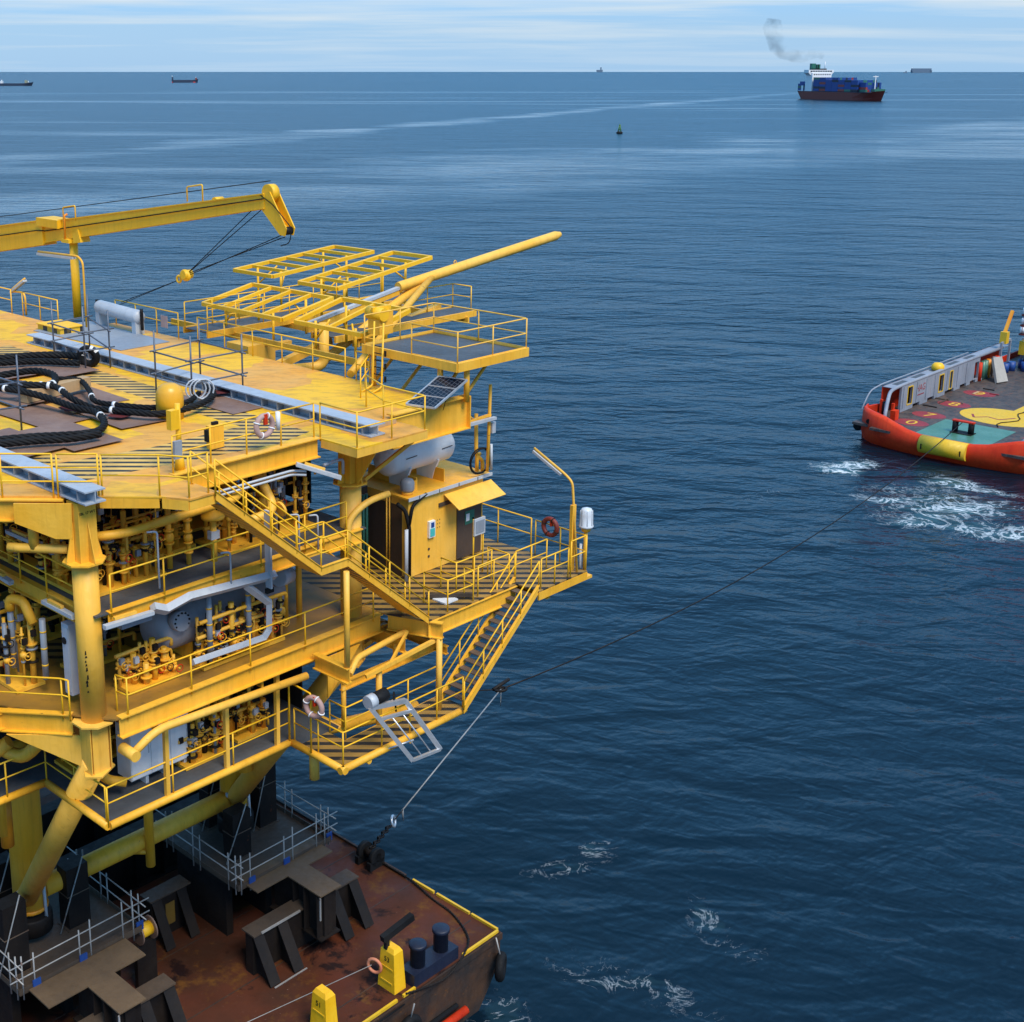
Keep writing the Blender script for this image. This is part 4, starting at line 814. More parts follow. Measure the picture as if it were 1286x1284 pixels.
def rack(label, u0, u1, z0, z1, w0, w1, bars, along='w'):
    t = thing('solar_rack', label, 'rack', ((u0+u1)/2,(w0+w1)/2,23.6), 'empty tilted yellow racks beyond the top deck')
    f = lambda a, b: (u0+(u1-u0)*a, w0+(w1-w0)*b, z0+(z1-z0)*a)
    for a, b in ((f(0,0),f(0,1)),(f(0,1),f(1,1)),(f(1,1),f(1,0)),(f(1,0),f(0,0))): MB().bar(a,b,0.16,0.16).part('frame_bar', YB, t)
    for k in range(1, bars):
        if along == 'w': MB().bar(f(0,k/bars),f(1,k/bars),0.13,0.14).part('cross_bar', YB, t)
        else: MB().bar(f(k/bars,0),f(k/bars,1),0.13,0.14).part('cross_bar', YB, t)
    for a, b in ((.15,.2),(.15,.8),(.8,.2),(.8,.8)):
        p = V3(f(a,b)); MB().tube((p.x,p.y,23.5),p,0.055,8).part('leg', YB, t)
        MB().tube((p.x,p.y,p.z-.75),V3(f(a+.12 if a < .5 else a-.12,b))+Vector((0,.5 if b < .5 else -.5,0)),0.04,6).part('knee', YB, t)
    return t
rack('empty tilted yellow rack nearest the scaffold frame', 15.6,18.3,24.5,25.02,10.2,15.3,4)
rack('empty tilted yellow rack next to the caged ladder', 15.7,18.2,24.5,25.1,5.75,9.5,2)
rack('farthest long empty yellow rack, left of the vent boom', 19.6,25.8,25.2,25.7,15.5,18.2,6,'u')
rack('long empty yellow rack just behind the vent boom', 19.3,25.0,25.2,25.95,11.0,13.4,6,'u')
t = thing('outrigger_walkway', 'yellow walkway with grey grating under the empty racks', 'walkway', (19,12,23.2))
MB().box(14.5,26,13.7,15.1,23.62,23.66).part('grating', GRAT, t); MB().box(17.5,26,9.3,10.5,23.62,23.66).part('grating', GRAT, t)
for a, b in (((14.5,13.6,23.56),(26,13.6,23.56)),((14.5,15.2,23.56),(26,15.2,23.56)),((17.5,9.2,23.56),(26,9.2,23.56)),((17.5,10.6,23.56),(26,10.6,23.56)),((15.9,5.6,23.36),(15.9,18,23.36)),((19.0,5.6,23.36),(19.0,18.2,23.36)),((25.3,9.0,23.36),(25.3,18.3,23.36))): MB().bar(a,b,0.1,0.26).part('edge_channel', Y, t)
for a, b in (((14.5,13.5,22.6),(18.8,13.5,22.6)),((15.2,12.6,23.2),(15.9,12.1,22.2)),((14.4,10.4,22.4),(18.5,10.6,23.2)),((18.8,9.4,23.2),(25.5,11,23.7))): MB().bar(a,b,0.3,0.3).part('support_beam', YP, t)
MB().box(15.0,16.4,11.6,13.0,22.4,23.3).part('equipment_box', YP, t)
MB().pipe([(15.6,9.9,22.55),(17.0,9.3,22.55),(17.0,9.3,24.3)],0.20,12,.4).part('drain_pipe', YP, t)
rail('yellow handrail on the near edge of the rack walkway', [(14.5,15.1,23.66),(25.9,15.1,23.66)], 1.5)
rail('yellow handrail on the second side of the rack walkway', [(14.6,13.7,23.66),(19.0,13.7,23.66)], 1.6)
rail('yellow handrail round the outer walkway beside the vent boom', [(17.6,10.5,23.66),(25.9,10.5,23.66),(25.9,9.4,23.66)], 1.6)
t = thing('vent_boom', 'long pale yellow tubular vent boom slanting out over the sea', 'vent boom', (15.5,10.0,23.2))
bs, be = Vector(Pw(500,361,10.0)), Vector(Pw(703,294.5,10.0)); bd = (be-bs).normalized()
MB().lathe([(0.21,0),(0.22,0.05),(0.22,(be-bs).length-.35),(0.15,(be-bs).length-.1),(0.13,(be-bs).length)],bs,tuple(bd),20).part('boom_tube', YP, t)
MB().bar(bs+bd*.3+Vector((0,0,-.02)),bs-bd*5.2-Vector((0,0,.28)),0.22,0.12).part('cable_tray', LGREY, t)
MB().bar(bs+Vector((0,0,-.18)),bs-bd*5.2-Vector((0,0,.5)),0.16,0.26).part('boom_beam', Y, t)
st0, st1 = Vector(Pw(395,462,10.0)), bs+bd*1.9
MB().tube(st0,st1,0.19,14).part('boom_strut', YP, t); MB().tube(Vector(Pw(440,470,5.2)),st1+bd*.25,0.15,12).part('boom_strut', Y, t)
MB().torus(bs+bd*3.6+Vector((0,0,.28)),.08,.025,(0,1,0),10,5).part('lifting_eye', Y, t)
# winch and gear at the head of the strut
t = thing('boom_winch', 'small yellow winch with toothed bracket beside the raised platform', 'winch', (16.5,5.0,24.6))
p = Vector(Pw(478,400,5.0)); MB().box(p.x-.35,p.x+.35,p.y-.3,p.y+.3,p.z-.55,p.z+.3).part('frame', Y, t); MB().tube(p+Vector((-.2,-.4,.2)),p+Vector((-.2,.4,.2)),0.25,12).part('drum', YB, t); MB().box(p.x-.45,p.x+.5,p.y-.05,p.y+.05,p.z+.3,p.z+.45).part('rack_bar', YB, t)
# solar panel
t = thing('solar_array', 'tilted solar panel of three dark modules on the front corner of the top deck', 'solar panel', (12.6,-.4,ZT))
a0, a1, a2, a3 = Vector(Pw(510,508,0.25)), Vector(Pw(546,513,-.65)), Vector(Pw(583,481,-.65)), Vector(Pw(551,473,0.25))
a2 = a1+(a3-a0)
for k in range(3):
    f0, f1 = k/3+.01, (k+1)/3-.01; MB().plate([a0+(a3-a0)*f0,a1+(a2-a1)*f0,a1+(a2-a1)*f1,a0+(a3-a0)*f1],0.03).part('module', SOLAR, t)
for p, q in ((a0,a1),(a1,a2),(a2,a3),(a3,a0),(a0+(a3-a0)/3,a1+(a2-a1)/3),(a0+(a3-a0)*2/3,a1+(a2-a1)*2/3)): MB().bar(p,q,0.05,0.06).part('frame_bar', ALU, t)
mid = (a0+a1)/2*.35+(a2+a3)/2*.65; MB().tube((mid.x,mid.y,ZT),mid-Vector((0,0,.06)),0.05,8).part('stand', Y, t)
MB().pipe([mid-Vector((.1,.1,.1)),(mid.x-.2,mid.y-.4,ZT+.4),(mid.x-.25,mid.y-.3,ZT)],0.012,5).part('cable', BLK, t)
MB().box(9.95,11.1,-0.6,-0.5,ZT+.005,ZT+.13).solo('timber_batten', WOOD, 'pale batten lying on the front extension of the top deck', 'timber')
# ------------------------------------------------------------------ cabin and what stands around it
c0, c1, d0, d1, cz = 13.1, 16.95, 0.80, 3.9, 19.86
t = thing('equipment_cabin', 'yellow steel cabin with a brown door and awning beside the outer stair', 'cabin', (15,2.3,ZD))
wl_ = MB(); wl_.box(c0,c1,d0,d1,ZD+.02,cz); wl_.part('wall', YP, t)
MB().box(c0-.08,c1+.35,d0-.08,d1+.1,cz,cz+.06).part('roof', Y, t)
MB().box(c0-.10,c1+.37,d0-.13,d0-.082,cz-.03,cz+.08).part('roof_gutter', LGREY, t)
for k in range(4): MB().box(c0+.4+k,c0+.43+k,d0-.14,d0-.131,cz-.04,cz+.09).part('gutter_clip', DKST, t)
dr = MB().box(15.55,16.85,d0-.04,d0+.02,ZD+.05,cz-.55).part('door', BROWN, t)
MB().box(15.95,16.45,d0-.055,d0-.042,ZD+1.25,ZD+1.75).part('door_sign', GREEN, dr); MB().box(16.0,16.18,d0-.065,d0-.057,ZD+1.38,ZD+1.65).part('sign_text_panel', WH, dr)
MB().bar((16.35,d0-.08,ZD+1.45),(16.5,d0-.08,ZD+1.2),0.04,0.04).part('handle', BLK, dr)
MB().plate([(14.85,d0-.03,cz-.22),(17.35,d0-.03,cz-.22),(17.35,d0-.75,cz-.62),(14.85,d0-.75,cz-.62)],0.03).part('awning', YP, t)
MB().box(14.6,15.5,d0-.05,d0-.01,cz-.62,cz-.48).part('awning_bracket', BRST, t)
ph = MB().box(14.05,14.35,d0-.1,d0,ZD+1.25,ZD+1.85).part('phone_box', WH, t); MB().box(14.09,14.31,d0-.12,d0-.101,ZD+1.3,ZD+1.58).part('phone', TEAL, ph); MB().box(14.13,14.28,d0-.12,d0-.101,ZD+1.62,ZD+1.8).part('phone_window', BLUEC, ph)
for z_ in (ZD+.55,ZD+.82): MB().tube((14.12,d0-.005,z_),(14.12,d0-.02,z_),0.05,8).part('cable_gland', BRST, t)
for i in range(3):
    for j in range(2): MB().tube((14.55+.12*j,d0-.002,ZD+1.5+.14*i),(14.55+.12*j,d0-.012,ZD+1.5+.14*i),0.02,6).part('bolt', BRST, t)
MB().box(c0-.02,c0-.001,d0+.3,d1,ZD+.02,cz-.3).part('shade_panel', BROWN, t)  # brown sheet stands in for the shade on the cabin's left face
for k, u_ in enumerate((13.9,15.3)): MB().box(u_,u_+.04,1.2,3.6,cz+.06,cz+.52).part('saddle_support', Y, t)
for w_ in (1.15,): MB().box(13.2,13.9,w_,w_+.04,cz+.06,cz+.45).part('saddle_support', Y, t)
v_ = thing('roof_ventilator', 'grey mushroom ventilator on the cabin roof', 'ventilator', (13.35,1.1,cz))
MB().tube((13.4,1.15,cz+.06),(13.4,1.15,cz+.2),0.2,14).part('collar', YP, v_); MB().lathe([(.22,0),(.25,.06),(.25,.3),(.2,.4),(.1,.44),(.01,.45)],(13.4,1.15,cz+.18),(0,0,1),16).part('hood', GREY, v_)
tk = thing('white_tank', 'white horizontal tank on saddles above the cabin roof', 'tank', (14.6,2.35,cz+.06))
tz, tw, tr = cz+1.16, 2.0, .60
MB().lathe([(.02,-.26),(.28,-.2),(.5,-.08),(tr,.05),(tr,2.9),(.5,3.05),(.28,3.17),(.02,3.22)],(13.15,tw,tz),(1,0,0),24).part('shell', WH, tk)
for u_ in (13.92,15.32): MB().plate([(u_,tw-.55,tz-.35),(u_,tw-.35,cz+.4),(u_,tw-.25,cz+.06),(u_,tw+.5,cz+.06),(u_,tw+.55,tz-.35)],0.09).part('saddle', WH, tk)
for u_ in (13.6,15.4): MB().tube((u_,tw-.62,tz+.05),(u_+.5,tw-.64,tz+.08),0.015,5).part('bracket', DKST, tk)
MB().tube((12.6,1.55,21.75),(15.9,1.55,21.75),0.10,10).solo('overhead_pipe', Y, 'yellow pipe running under the deck in front of the white tank', 'pipe')
# vent riser, cable reel and conduits on the seaward side of the cabin
t = thing('sea_side_pipework', 'yellow pipes and conduit rising beside the cabin on the seaward side', 'pipe', (17.2,1.0,ZD))
MB().pipe([Pw(598,520,.9),Pw(598,572,.9),Pw(606,578,.9),Pw(606,592,.9)],0.07,8,.15).part('drop_pipe', Y, t)
MB().pipe([Pw(599,592,.9),Pw(599,572,.9),Pw(603,570,.9)],0.07,8,.1).part('drop_pipe', Y, t)
MB().tube(Pw(612,592,.5),Pw(616,483,.5),0.06,8).part('mast', Y, t)
MB().tube(Pw(617,590,.45),Pw(617,558,.45),0.05,8).part('conduit', LGREY, t)
MB().bar(Pw(583,532,.5),Pw(616,521,.5),0.09,0.09).part('arm', Y, t); MB().bar(Pw(584,535,.35),Pw(622,525,.35),0.14,0.10).part('lamp_housing', LGREY, t)
MB().tube(Pw(583,518,.5),Pw(595,527,.5),0.03,6).part('stay', Y, t)
q = Pw(619,537,.45); MB().box(q[0]-.08,q[0]+.1,q[1]-.05,q[1]+.05,q[2]-.2,q[2]+.2).part('switch_box', LGREY, t)
t = thing('cable_coil', 'black coiled cable hung on the seaward pipe beside the cabin', 'cable', Pw(602,580,.75))
for k in range(4): MB().torus(V3(Pw(602.5+k*.7,579,.72-.02*k)),.46+.03*(k%2),.024,(0.15,1,0.06*k),26,5).part('coil', BLK, t)
t = thing('cabin_side_gear', 'green bottles and black cables in the gap between column and cabin', 'pipes', (12.6,1.4,ZD))
for k in range(3): MB().tube((12.15+.16*k,2.2,ZD+.4),(12.15+.16*k,2.2,ZD+2.9),0.055,8).part('green_pipe', GREEN, t)
for k in range(2): MB().tube((12.85+.14*k,1.6,ZD+.3),(12.85+.14*k,1.6,ZD+2.9),0.025,6).part('yellow_tube', Y, t)
MB().pipe([(12.75,1.0,ZD+2.75),(13.0,.85,ZD+2.5),(13.05,.7,ZD+1.9),(13.05,.7,ZD+.1)],0.07,8).part('black_cable', BLK, t); MB().pipe([(13.9,.72,cz+.05),(13.2,.70,cz-.2),(13.04,.7,ZD+2.0)],0.06,8).part('black_cable', BLK, t)
for u_ in (12.93,13.0): MB().tube((u_-.14,.62,ZD+.02),(u_-.14,.62,ZD+1.9),0.04,8).part('grey_conduit', LGREY, t)
MB().box(11.9,12.9,2.6,2.7,ZD+.02,ZD+3.0).part('back_panel', BROWN, t)
MB().pipe([(CB-.55,-.45,ZD+2.0),(CB-.55,-.45,20.45),(CB+.2,-.55,20.9),(CB+1.1,-.6,20.95)],0.11,10,.5).solo('vent_pipe', YP, 'bent yellow pipe curving over the top of the second column', 'pipe')
p = Pw(607,680,-1.5); t = thing('sign_stand', 'grey panel on a yellow stand by the cabin door', 'panel', (p[0],-1.5,ZD))
q = Pw(602,661,-.6); MB().box(q[0]-.28,q[0]+.28,q[1]-.03,q[1]+.03,q[2]-.3,q[2]+.3).part('panel', LGREY, t); MB().box(q[0]-.22,q[0]+.22,q[1]-.045,q[1]-.031,q[2]-.22,q[2]+.22).part('screen', GREY, t)
for s in (-.25,.25): MB().tube((q[0]+s,q[1]+.04,ZD),(q[0]+s,q[1]+.04,q[2]+.3),0.03,6).part('stand_leg', YB, t)
MB().box(12.3,12.9,-1.7,-1.1,ZD+.01,ZD+.06).solo('paper_sheet', WH, 'white sheet lying on the hatched floor at the stair foot', 'sheet')
MB().bar((12.2,-0.9,ZD+.12),(13.4,-1.9,ZD+.12),0.12,0.12).solo('timber_beam', BRST, 'brown beam lying across the hatched cabin deck', 'beam')
# light pole, beacon at the outer corner
lamp('pale strip light on a tall bent yellow pole at the outer corner', (17.75,-2.95,ZD-.3), Pu(719,606,17.75), Pu(710,596,17.75), Pu(671,563,17.75), mat=YP)
MB().box(17.65,17.85,-2.72,-2.6,ZD-.2,ZD+2.4).solo('pole_stiffener', Y, 'yellow flat post beside the tall light pole', 'post')
t = thing('navigation_beacon', 'white lantern beacon on a yellow post at the outer corner', 'beacon', Pu(737,716,18.2)); p = Pu(736,716,18.2); q = Pu(736,662,18.2)
MB().tube((18.2,q[1],p[2]-.25),(18.2,q[1],q[2]),0.07,10).part('post', YP, t); MB().box(18.0,18.4,q[1]-.2,q[1]+.2,p[2]-.3,p[2]-.2).part('foot', YP, t)
MB().tube((18.2,q[1],q[2]-.15),(18.2,q[1],q[2]),0.15,12,.2).part('mount', Y, t)
MB().lathe([(.26,0),(.27,.06),(.24,.1),(.22,.45),(.2,.62),(.17,.68),(.02,.72)],(18.2,q[1],q[2]),(0,0,1),16).part('lantern', BEAC, t)
for k in range(8): MB().tube((18.2+.245*math.cos(k*.785),q[1]+.245*math.sin(k*.785),q[2]+.05),(18.2+.21*math.cos(k*.785),q[1]+.21*math.sin(k*.785),q[2]+.62),0.012,5).part('lens_rib', LGREY, t)
p = Pu(729,700,18.15); MB().tube((18.15,p[1],p[2]-.6),(18.15,p[1],p[2]+.5),0.05,8).solo('white_tube', WH, 'slim white tube clamped beside the beacon post', 'tube')
# grey gangway ramp folded out from the lower walkway
t = thing('gangway_ramp', 'grey aluminium gangway frame hanging out from the lower walkway', 'gangway', (8.6,-2.9,ZL))
g0, g1 = Vector((8.25,-3.0,ZL+.98)), Vector((9.75,-3.0,ZL+1.0))
g2, g3 = Vector(Pz(553,941,ZL-.45)), Vector(Pz(518,955,ZL-.45))
g0, g1 = Vector(Pw(465,889,-2.95)), Vector(Pw(509,880,-2.95))
for a, b in ((g0,g3),(g1,g2)): MB().bar(a,b,0.12,0.14).part('side_rail', ALU, t)
for a, b in ((g3,g2),(g0*.78+g3*.22,g1*.8+g2*.2)): MB().bar(a,b,0.09,0.09).part('cross_bar', ALU, t)
for f in (.35,.68): MB().tube((g0*.78+g3*.22)*(1-f)+(g1*.8+g2*.2)*f, g3*(1-f)+g2*f,0.025,6).part('rung', ALU, t)
MB().bar(g0,g1,0.14,0.14).part('hinge_beam', ALU, t); MB().tube(g0+Vector((.25,.1,.14)),g0+Vector((.75,.1,.16)),0.2,14).part('winch_drum', BLK, t)
MB().tube(g0+Vector((-.02,.1,.12)),g0+Vector((.25,.1,.14)),0.22,14).part('winch_motor', LGREY, t); MB().pipe([g1+Vector((-.5,0,.1)),g1+Vector((-.3,.2,.35)),g1+Vector((-.3,.1,-.3))],0.03,6).part('cable', BLK, t)
MB().tube((8.3,-2.9,ZL-.1),(9.1,-3.35,ZL+.1),0.03,6).part('stay', ALU, t)
# ------------------------------------------------------------------ process equipment under the top deck
def valve(name, label, base, h, r, mat=Y, wheel=True, group='valves and pipes between the decks'):
    t = thing(name, label, 'valve', base, group); b = V3(base)
    MB().tube(b,b+Vector((0,0,h)),r,10).part('pipe', mat, t)
    for f in (.18,.34,.52,.7): MB().tube(b+Vector((0,0,h*f)),b+Vector((0,0,h*f+.05)),r*1.75,12).part('flange', mat, t)
    MB().blob(b+Vector((0,0,h*.43)),r*1.8,r*1.8,h*.09,10,6).part('body', mat, t)
    if wheel:
        MB().tube(b+Vector((0,0,h*.43)),b+Vector((-.5,-.1,h*.43)),r*.45,8).part('stem', mat, t); MB().torus(b+Vector((-.5,-.1,h*.43)),r*2.4,.02,(1,.2,0),16,5).part('hand_wheel', mat, t)
    return t
valve('gate_valve','tall yellow gate valve stack in the upper level right of the white light fixture',(7.1,1.2,ZM+.02),2.6,.12)
valve('gate_valve','yellow valve stack in the middle of the upper level',(3.4,1.0,ZM+.02),2.2,.09)
valve('gate_valve','slim yellow valve stack left in the upper level',(2.1,1.3,ZM+.02),2.0,.08)
valve('gate_valve','yellow valve stack beside the wide actuator in the upper level',(4.0,.9,ZM+.02),1.9,.08,wheel=False)
valve('gate_valve','yellow valve pipe at the far end of the upper level',(5.9,1.6,ZM+.02),2.5,.11)
t = thing('diaphragm_actuator','mushroom-shaped yellow valve actuator in the upper level','actuator',(4.7,.6,ZM)); 
MB().tube((4.7,.6,ZM),(4.7,.6,ZM+1.3),0.10,10).part('yoke', Y, t); MB().lathe([(.1,0),(.34,.08),(.36,.14),(.34,.2),(.12,.3),(.06,.36)],(4.7,.6,ZM+1.25),(0,0,1),18).part('diaphragm_case', Y, t); MB().box(4.55,4.85,.5,.7,ZM+.7,ZM+.95).part('positioner', LGREY, t)
t = thing('upper_header', 'long yellow header pipe under the front edge of the top deck', 'pipe', (0.5,-.25,22))
MB().pipe([(0.45,0.2,21.95),(1.2,-.15,21.95),(5.0,-.15,22.05),(5.6,.4,22.1),(5.6,1.6,22.1)],0.13,12,.4).part('pipe', Y, t)
for u_ in (2.2,3.9): MB().tube((u_,-.15,22.0),(u_,-.15,ZT-.6),0.02,6).part('hanger', Y, t)
t = thing('upper_right_header', 'yellow pipe elbow with flanges behind the long stair', 'pipe', (5.6,.2,21)); MB().pipe([(5.2,-.1,21.2),(6.5,-.1,21.3),(6.5,.6,22.2),(6.5,1.5,22.4)],0.14,12,.4).part('pipe', YP, t); MB().tube((6.62,-.14,21.31),(6.7,-.14,21.33),0.24,14).part('flange', YP, t)
def strip(label, p, q, group='strip lights fixed under the decks'):
    t = thing('strip_light', label, 'light', p, group); MB().bar(p,q,0.17,0.10).part('housing', LGREY, t); p, q = V3(p), V3(q); MB().bar(p-Vector((0,0,.062)),q-Vector((0,0,.062)),0.13,0.02).part('diffuser', LAMPG, t)
    MB().bar(p*.75+q*.25+Vector((0,.12,.10)),p*.3+q*.7+Vector((0,.12,.10)),0.10,0.08).part('bracket', YP, t)
strip('grey strip light sticking out below the mezzanine right of the near column', Pw(131,788,-.75), Pw(192,769,-.75))
strip('grey strip light under the top deck behind the landing handrail', Pw(372,583,-.45), Pw(428,600,-1.2))
strip('grey strip light under the top deck left of the near column', Pu(10,667,-.4), Pu(50,684,-.4))
strip('grey strip light below the mezzanine left of the near column', Pu(55,755,-.25), Pu(93,775,-.25))
strip('grey strip light at the left picture edge below the mezzanine', Pu(-5,720,-.35), Pu(14,732,-.35))
t = thing('cable_tray','pale grey conduit run below the front edge of the top deck','conduit',(3.2,-.22,22.4)); 
for k in range(2): MB().pipe([(3.0,-.26,22.42-.12*k),(7.0,-.26,22.46-.12*k),(7.3,-.6,22.46-.12*k)],0.04,6).part('conduit', LGREY, t)
MB().pipe([(8.3,-.26,22.35),(9.1,-.26,22.4),(9.1,-.26,21.9)],0.05,6).part('conduit', LGREY, t)
t = thing('vertical_tray','broad pale grey vertical cable tray crossing the mezzanine edge','cable tray',(5.75,-.62,18.8)); MB().bar((5.75,-.62,19.2),(5.75,-.62,21.6),0.26,0.06).part('tray', LGREY, t); MB().box(5.62,5.88,-.68,-.58,19.05,19.2).part('end_cover', BLK, t)
for k, (u_, z0, z1) in enumerate(((1.9,20.3,21.95),(4.35,19.6,20.7),(6.95,19.7,21.2),(7.7,19.7,21.0))):
    MB().pipe([(u_-.25,-.5,z1),(u_,-.62,z1),(u_,-.62,z0)],0.03,6,.1).solo('drop_conduit', LGREY, ['slim grey conduit nearest the near column, above the mezzanine rail','slim grey bent conduit beside the mushroom actuator','slim grey conduit right of the broad cable tray','slim grey conduit at the far end of the mezzanine edge'][k], 'conduit', 'grey drop conduits at the mezzanine edge')
VES = paint('vessel_grey', (0.26,0.26,0.29), (0.32,0.32,0.34), 0.1, 0.55, 0.35)
# big grey vessel with the pale pipe loop in the main level
t = thing('pressure_vessel','grey horizontal vessel with bolted end in the main level','vessel',(4.3,1.6,ZD))
MB().lathe([(.02,-.25),(.5,-.18),(.7,0),(.72,.1),(.72,4.4),(.55,4.6),(.02,4.7)],(3.0,1.35,ZD+1.12),(1,0,0),24).part('shell', VES, t)
mw = MB().tube((3.35,.75,ZD+1.5),(3.35,.45,ZD+1.55),0.3,16).part('manway', VES, t)
for k in range(12): MB().tube((3.35+.25*math.cos(k*.5236),.45,ZD+1.55+.25*math.sin(k*.5236)),(3.35+.25*math.cos(k*.5236),.42,ZD+1.55+.25*math.sin(k*.5236)),0.03,6).part('bolt', BLK, mw)
for u_ in (3.9,6.8): MB().box(u_,u_+.12,.9,1.8,ZD,ZD+.6).part('saddle', Y, t)
t = thing('lagged_pipe','pale grey lagged pipe bent round the valve manifold','pipe',(3,0,ZD))
pp = [Pw(192,763,-.60),Pw(208,766,-.60),Pw(237,750,-.58),Pw(345,722,-.58)]; MB().sweep(pp,0.15,4).part('duct', LGREY, t)
pp = [Pw(308,735,-.5),Pw(338,757,-.45),Pw(338,790,-.35),Pw(331,801,-.3),Pw(242,832,-.3)]; MB().sweep(pp,0.12,4).part('duct', LGREY, t)
MB().tube(Pw(350,726,.4),Pw(362,722,.6),0.28,14).part('end_cap', LGREY, t)
MB().box(0.9,1.9,-.2,.2,ZD+2.25,ZD+2.4).part('junction_tray', GREY, t)
rnd = random.Random(3)
def manifold(label, u0, u1, w0, w1, z0, z1, n, cat='pipework', mats=(Y,Y,Y,YP,DKST,GREY), off=0):
    t = thing('valve_manifold', label, cat, ((u0+u1)/2,(w0+w1)/2,z0), 'valve manifolds between the decks'); rd = random.Random(11+off)
    MB().box(u0,u1,w0,w1,z0,z0+.10).part('skid_base', Y, t)
    for k in range(n):
        u_, w_ = u0+(u1-u0)*(k+.5)/n+rd.uniform(-.08,.08), rd.uniform(w0+.1,w1-.1); h = (z1-z0)*rd.uniform(.5,1.0); r = rd.choice((.035,.05,.07,.09)); mt = rd.choice(mats)
        p = MB().tube((u_,w_,z0+.1),(u_,w_,z0+h),r,8).part('riser_pipe', mt, t)
        for f in [rd.uniform(.2,.9) for _ in range(3)]: MB().tube((u_,w_,z0+h*f),(u_,w_,z0+h*f+.05),r*1.9,10).part('flange', rd.choice(mats), p)
        if rd.random() < .7:
            zc = z0+h*rd.uniform(.3,.8); MB().blob((u_,w_-.02,zc),.11,.12,.10,8,6).part('valve_body', rd.choice((Y,Y,Y,DKST)), p)
            MB().tube((u_,w_,zc),(u_,w_-.3,zc+.05),0.025,6).part('valve_stem', Y, p); MB().torus((u_,w_-.3,zc+.05),.11,.015,(0,1,0),12,4).part('hand_wheel', rd.choice((Y,DKST,RED)), p)
        if rd.random() < .5: MB().box(u_-.07,u_+.07,w_-.2,w_-.1,z0+h*.75,z0+h*.75+.18).part('instrument', rd.choice((GREY,DKST,DKST,LGREY)), p)
    for k in range(3):
        zc = z0+(z1-z0)*(.25+.28*k); w_ = rd.uniform(w0,w1); MB().pipe([(u0-.1,w_,zc),((u0+u1)/2,w_,zc+.02),(u1+.1,w_,zc),(u1+.1,w_,zc-.25)],rd.choice((.04,.06)),8).part('cross_pipe', rd.choice((Y,YP)), t)
    return t
manifold('crowded valve manifold in front of the grey vessel',3.7,6.8,-.05,.5,ZD+.02,ZD+1.9,26,off=1)
manifold('low yellow pump pipework right of the near column on the main deck',1.3,3.0,.2,1.0,ZD+.02,ZD+1.3,13,mats=(Y,Y,YP),off=2)
manifold('valve rack at the left end of the mezzanine',.6,3.0,.6,1.6,ZM+.02,ZM+1.9,18,off=3)
manifold('valve rack at the right end of the mezzanine',5.2,8.8,.6,2.2,ZM+.02,ZM+2.4,22,off=4)
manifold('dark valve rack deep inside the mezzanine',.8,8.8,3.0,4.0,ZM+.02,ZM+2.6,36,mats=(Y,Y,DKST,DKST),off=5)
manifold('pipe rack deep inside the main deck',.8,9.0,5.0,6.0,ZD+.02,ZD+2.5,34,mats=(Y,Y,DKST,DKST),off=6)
manifold('valve group on the lower deck right of the white cabinet',3.1,4.6,.2,.8,ZL+.02,ZL+1.7,16,off=7)
manifold('yellow pump set at the right end of the lower deck',5.2,6.4,.4,1.3,ZL+.02,ZL+1.5,12,mats=(Y,YO,Y,DKST),off=8)
manifold('left pipe rack on the main deck behind the near column',-.9,.0,2.5,5.2,ZD+.02,ZD+2.4,15,mats=(Y,Y,GREY,DKST),off=9)
manifold('instrument rack on the mezzanine left of the near column',.3,.9,1.2,6.0,ZM+.02,ZM+1.9,18,mats=(Y,Y,DKST,GREY),off=10)
manifold('second row of pipework behind the pump pipework on the main deck',.9,3.0,2.4,3.2,ZD+.02,ZD+2.4,14,mats=(Y,Y,DKST,GREY),off=12)
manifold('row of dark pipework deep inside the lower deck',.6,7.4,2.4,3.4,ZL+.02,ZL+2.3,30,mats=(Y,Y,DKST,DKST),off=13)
manifold('row of pipework in the middle of the mezzanine',.9,5.0,1.9,2.6,ZM+.02,ZM+2.5,20,mats=(Y,Y,DKST,DKST),off=14)
for k, (u_, w_) in enumerate(((6.9,.9),(7.35,1.0),(7.8,1.1),(8.3,1.0))): MB().tube((u_,w_,ZD),(u_,w_,ZM-.05),0.10,10).solo('vertical_pipe', Y, ['plain yellow vertical pipe right of the valve manifold, first of four','second plain yellow vertical pipe right of the valve manifold','third plain yellow vertical pipe right of the valve manifold','fourth plain yellow vertical pipe, next to the second column'][k], 'pipe', 'vertical pipes by the second column')
for k, (u_, w_, m_) in enumerate(((-.55,3.2,GREY),(-.3,1.9,GREY),(3.95,-.05,GREY),(5.4,-.05,GREY))):
    t = thing('hose', ['dark hose with yellow bands hanging left of the near column, outer one','dark hose with yellow bands hanging left of the near column, inner one','dark hose with yellow bands at the left end of the manifold','dark hose with yellow bands in the middle of the manifold'][k], 'hose', (u_,w_,ZD), 'dark hoses with yellow bands')
    MB().tube((u_,w_,ZD+.5),(u_,w_,ZD+2.3),0.09,10).part('hose_body', GREY, t)
    for f in (.9,1.4,1.9): MB().tube((u_,w_,ZD+f),(u_,w_,ZD+f+.05),0.094,10).part('band', YB, t)
MB().pipe([(-.55,3.2,ZD+2.25),(-.55,3.2,ZD+2.6),(-.35,2.8,ZD+2.6),(-.3,2.4,ZD+2.0)],0.14,10,.3).solo('yellow_elbow', Y, 'yellow pipe elbow above the hanging hoses left of the near column', 'pipe')
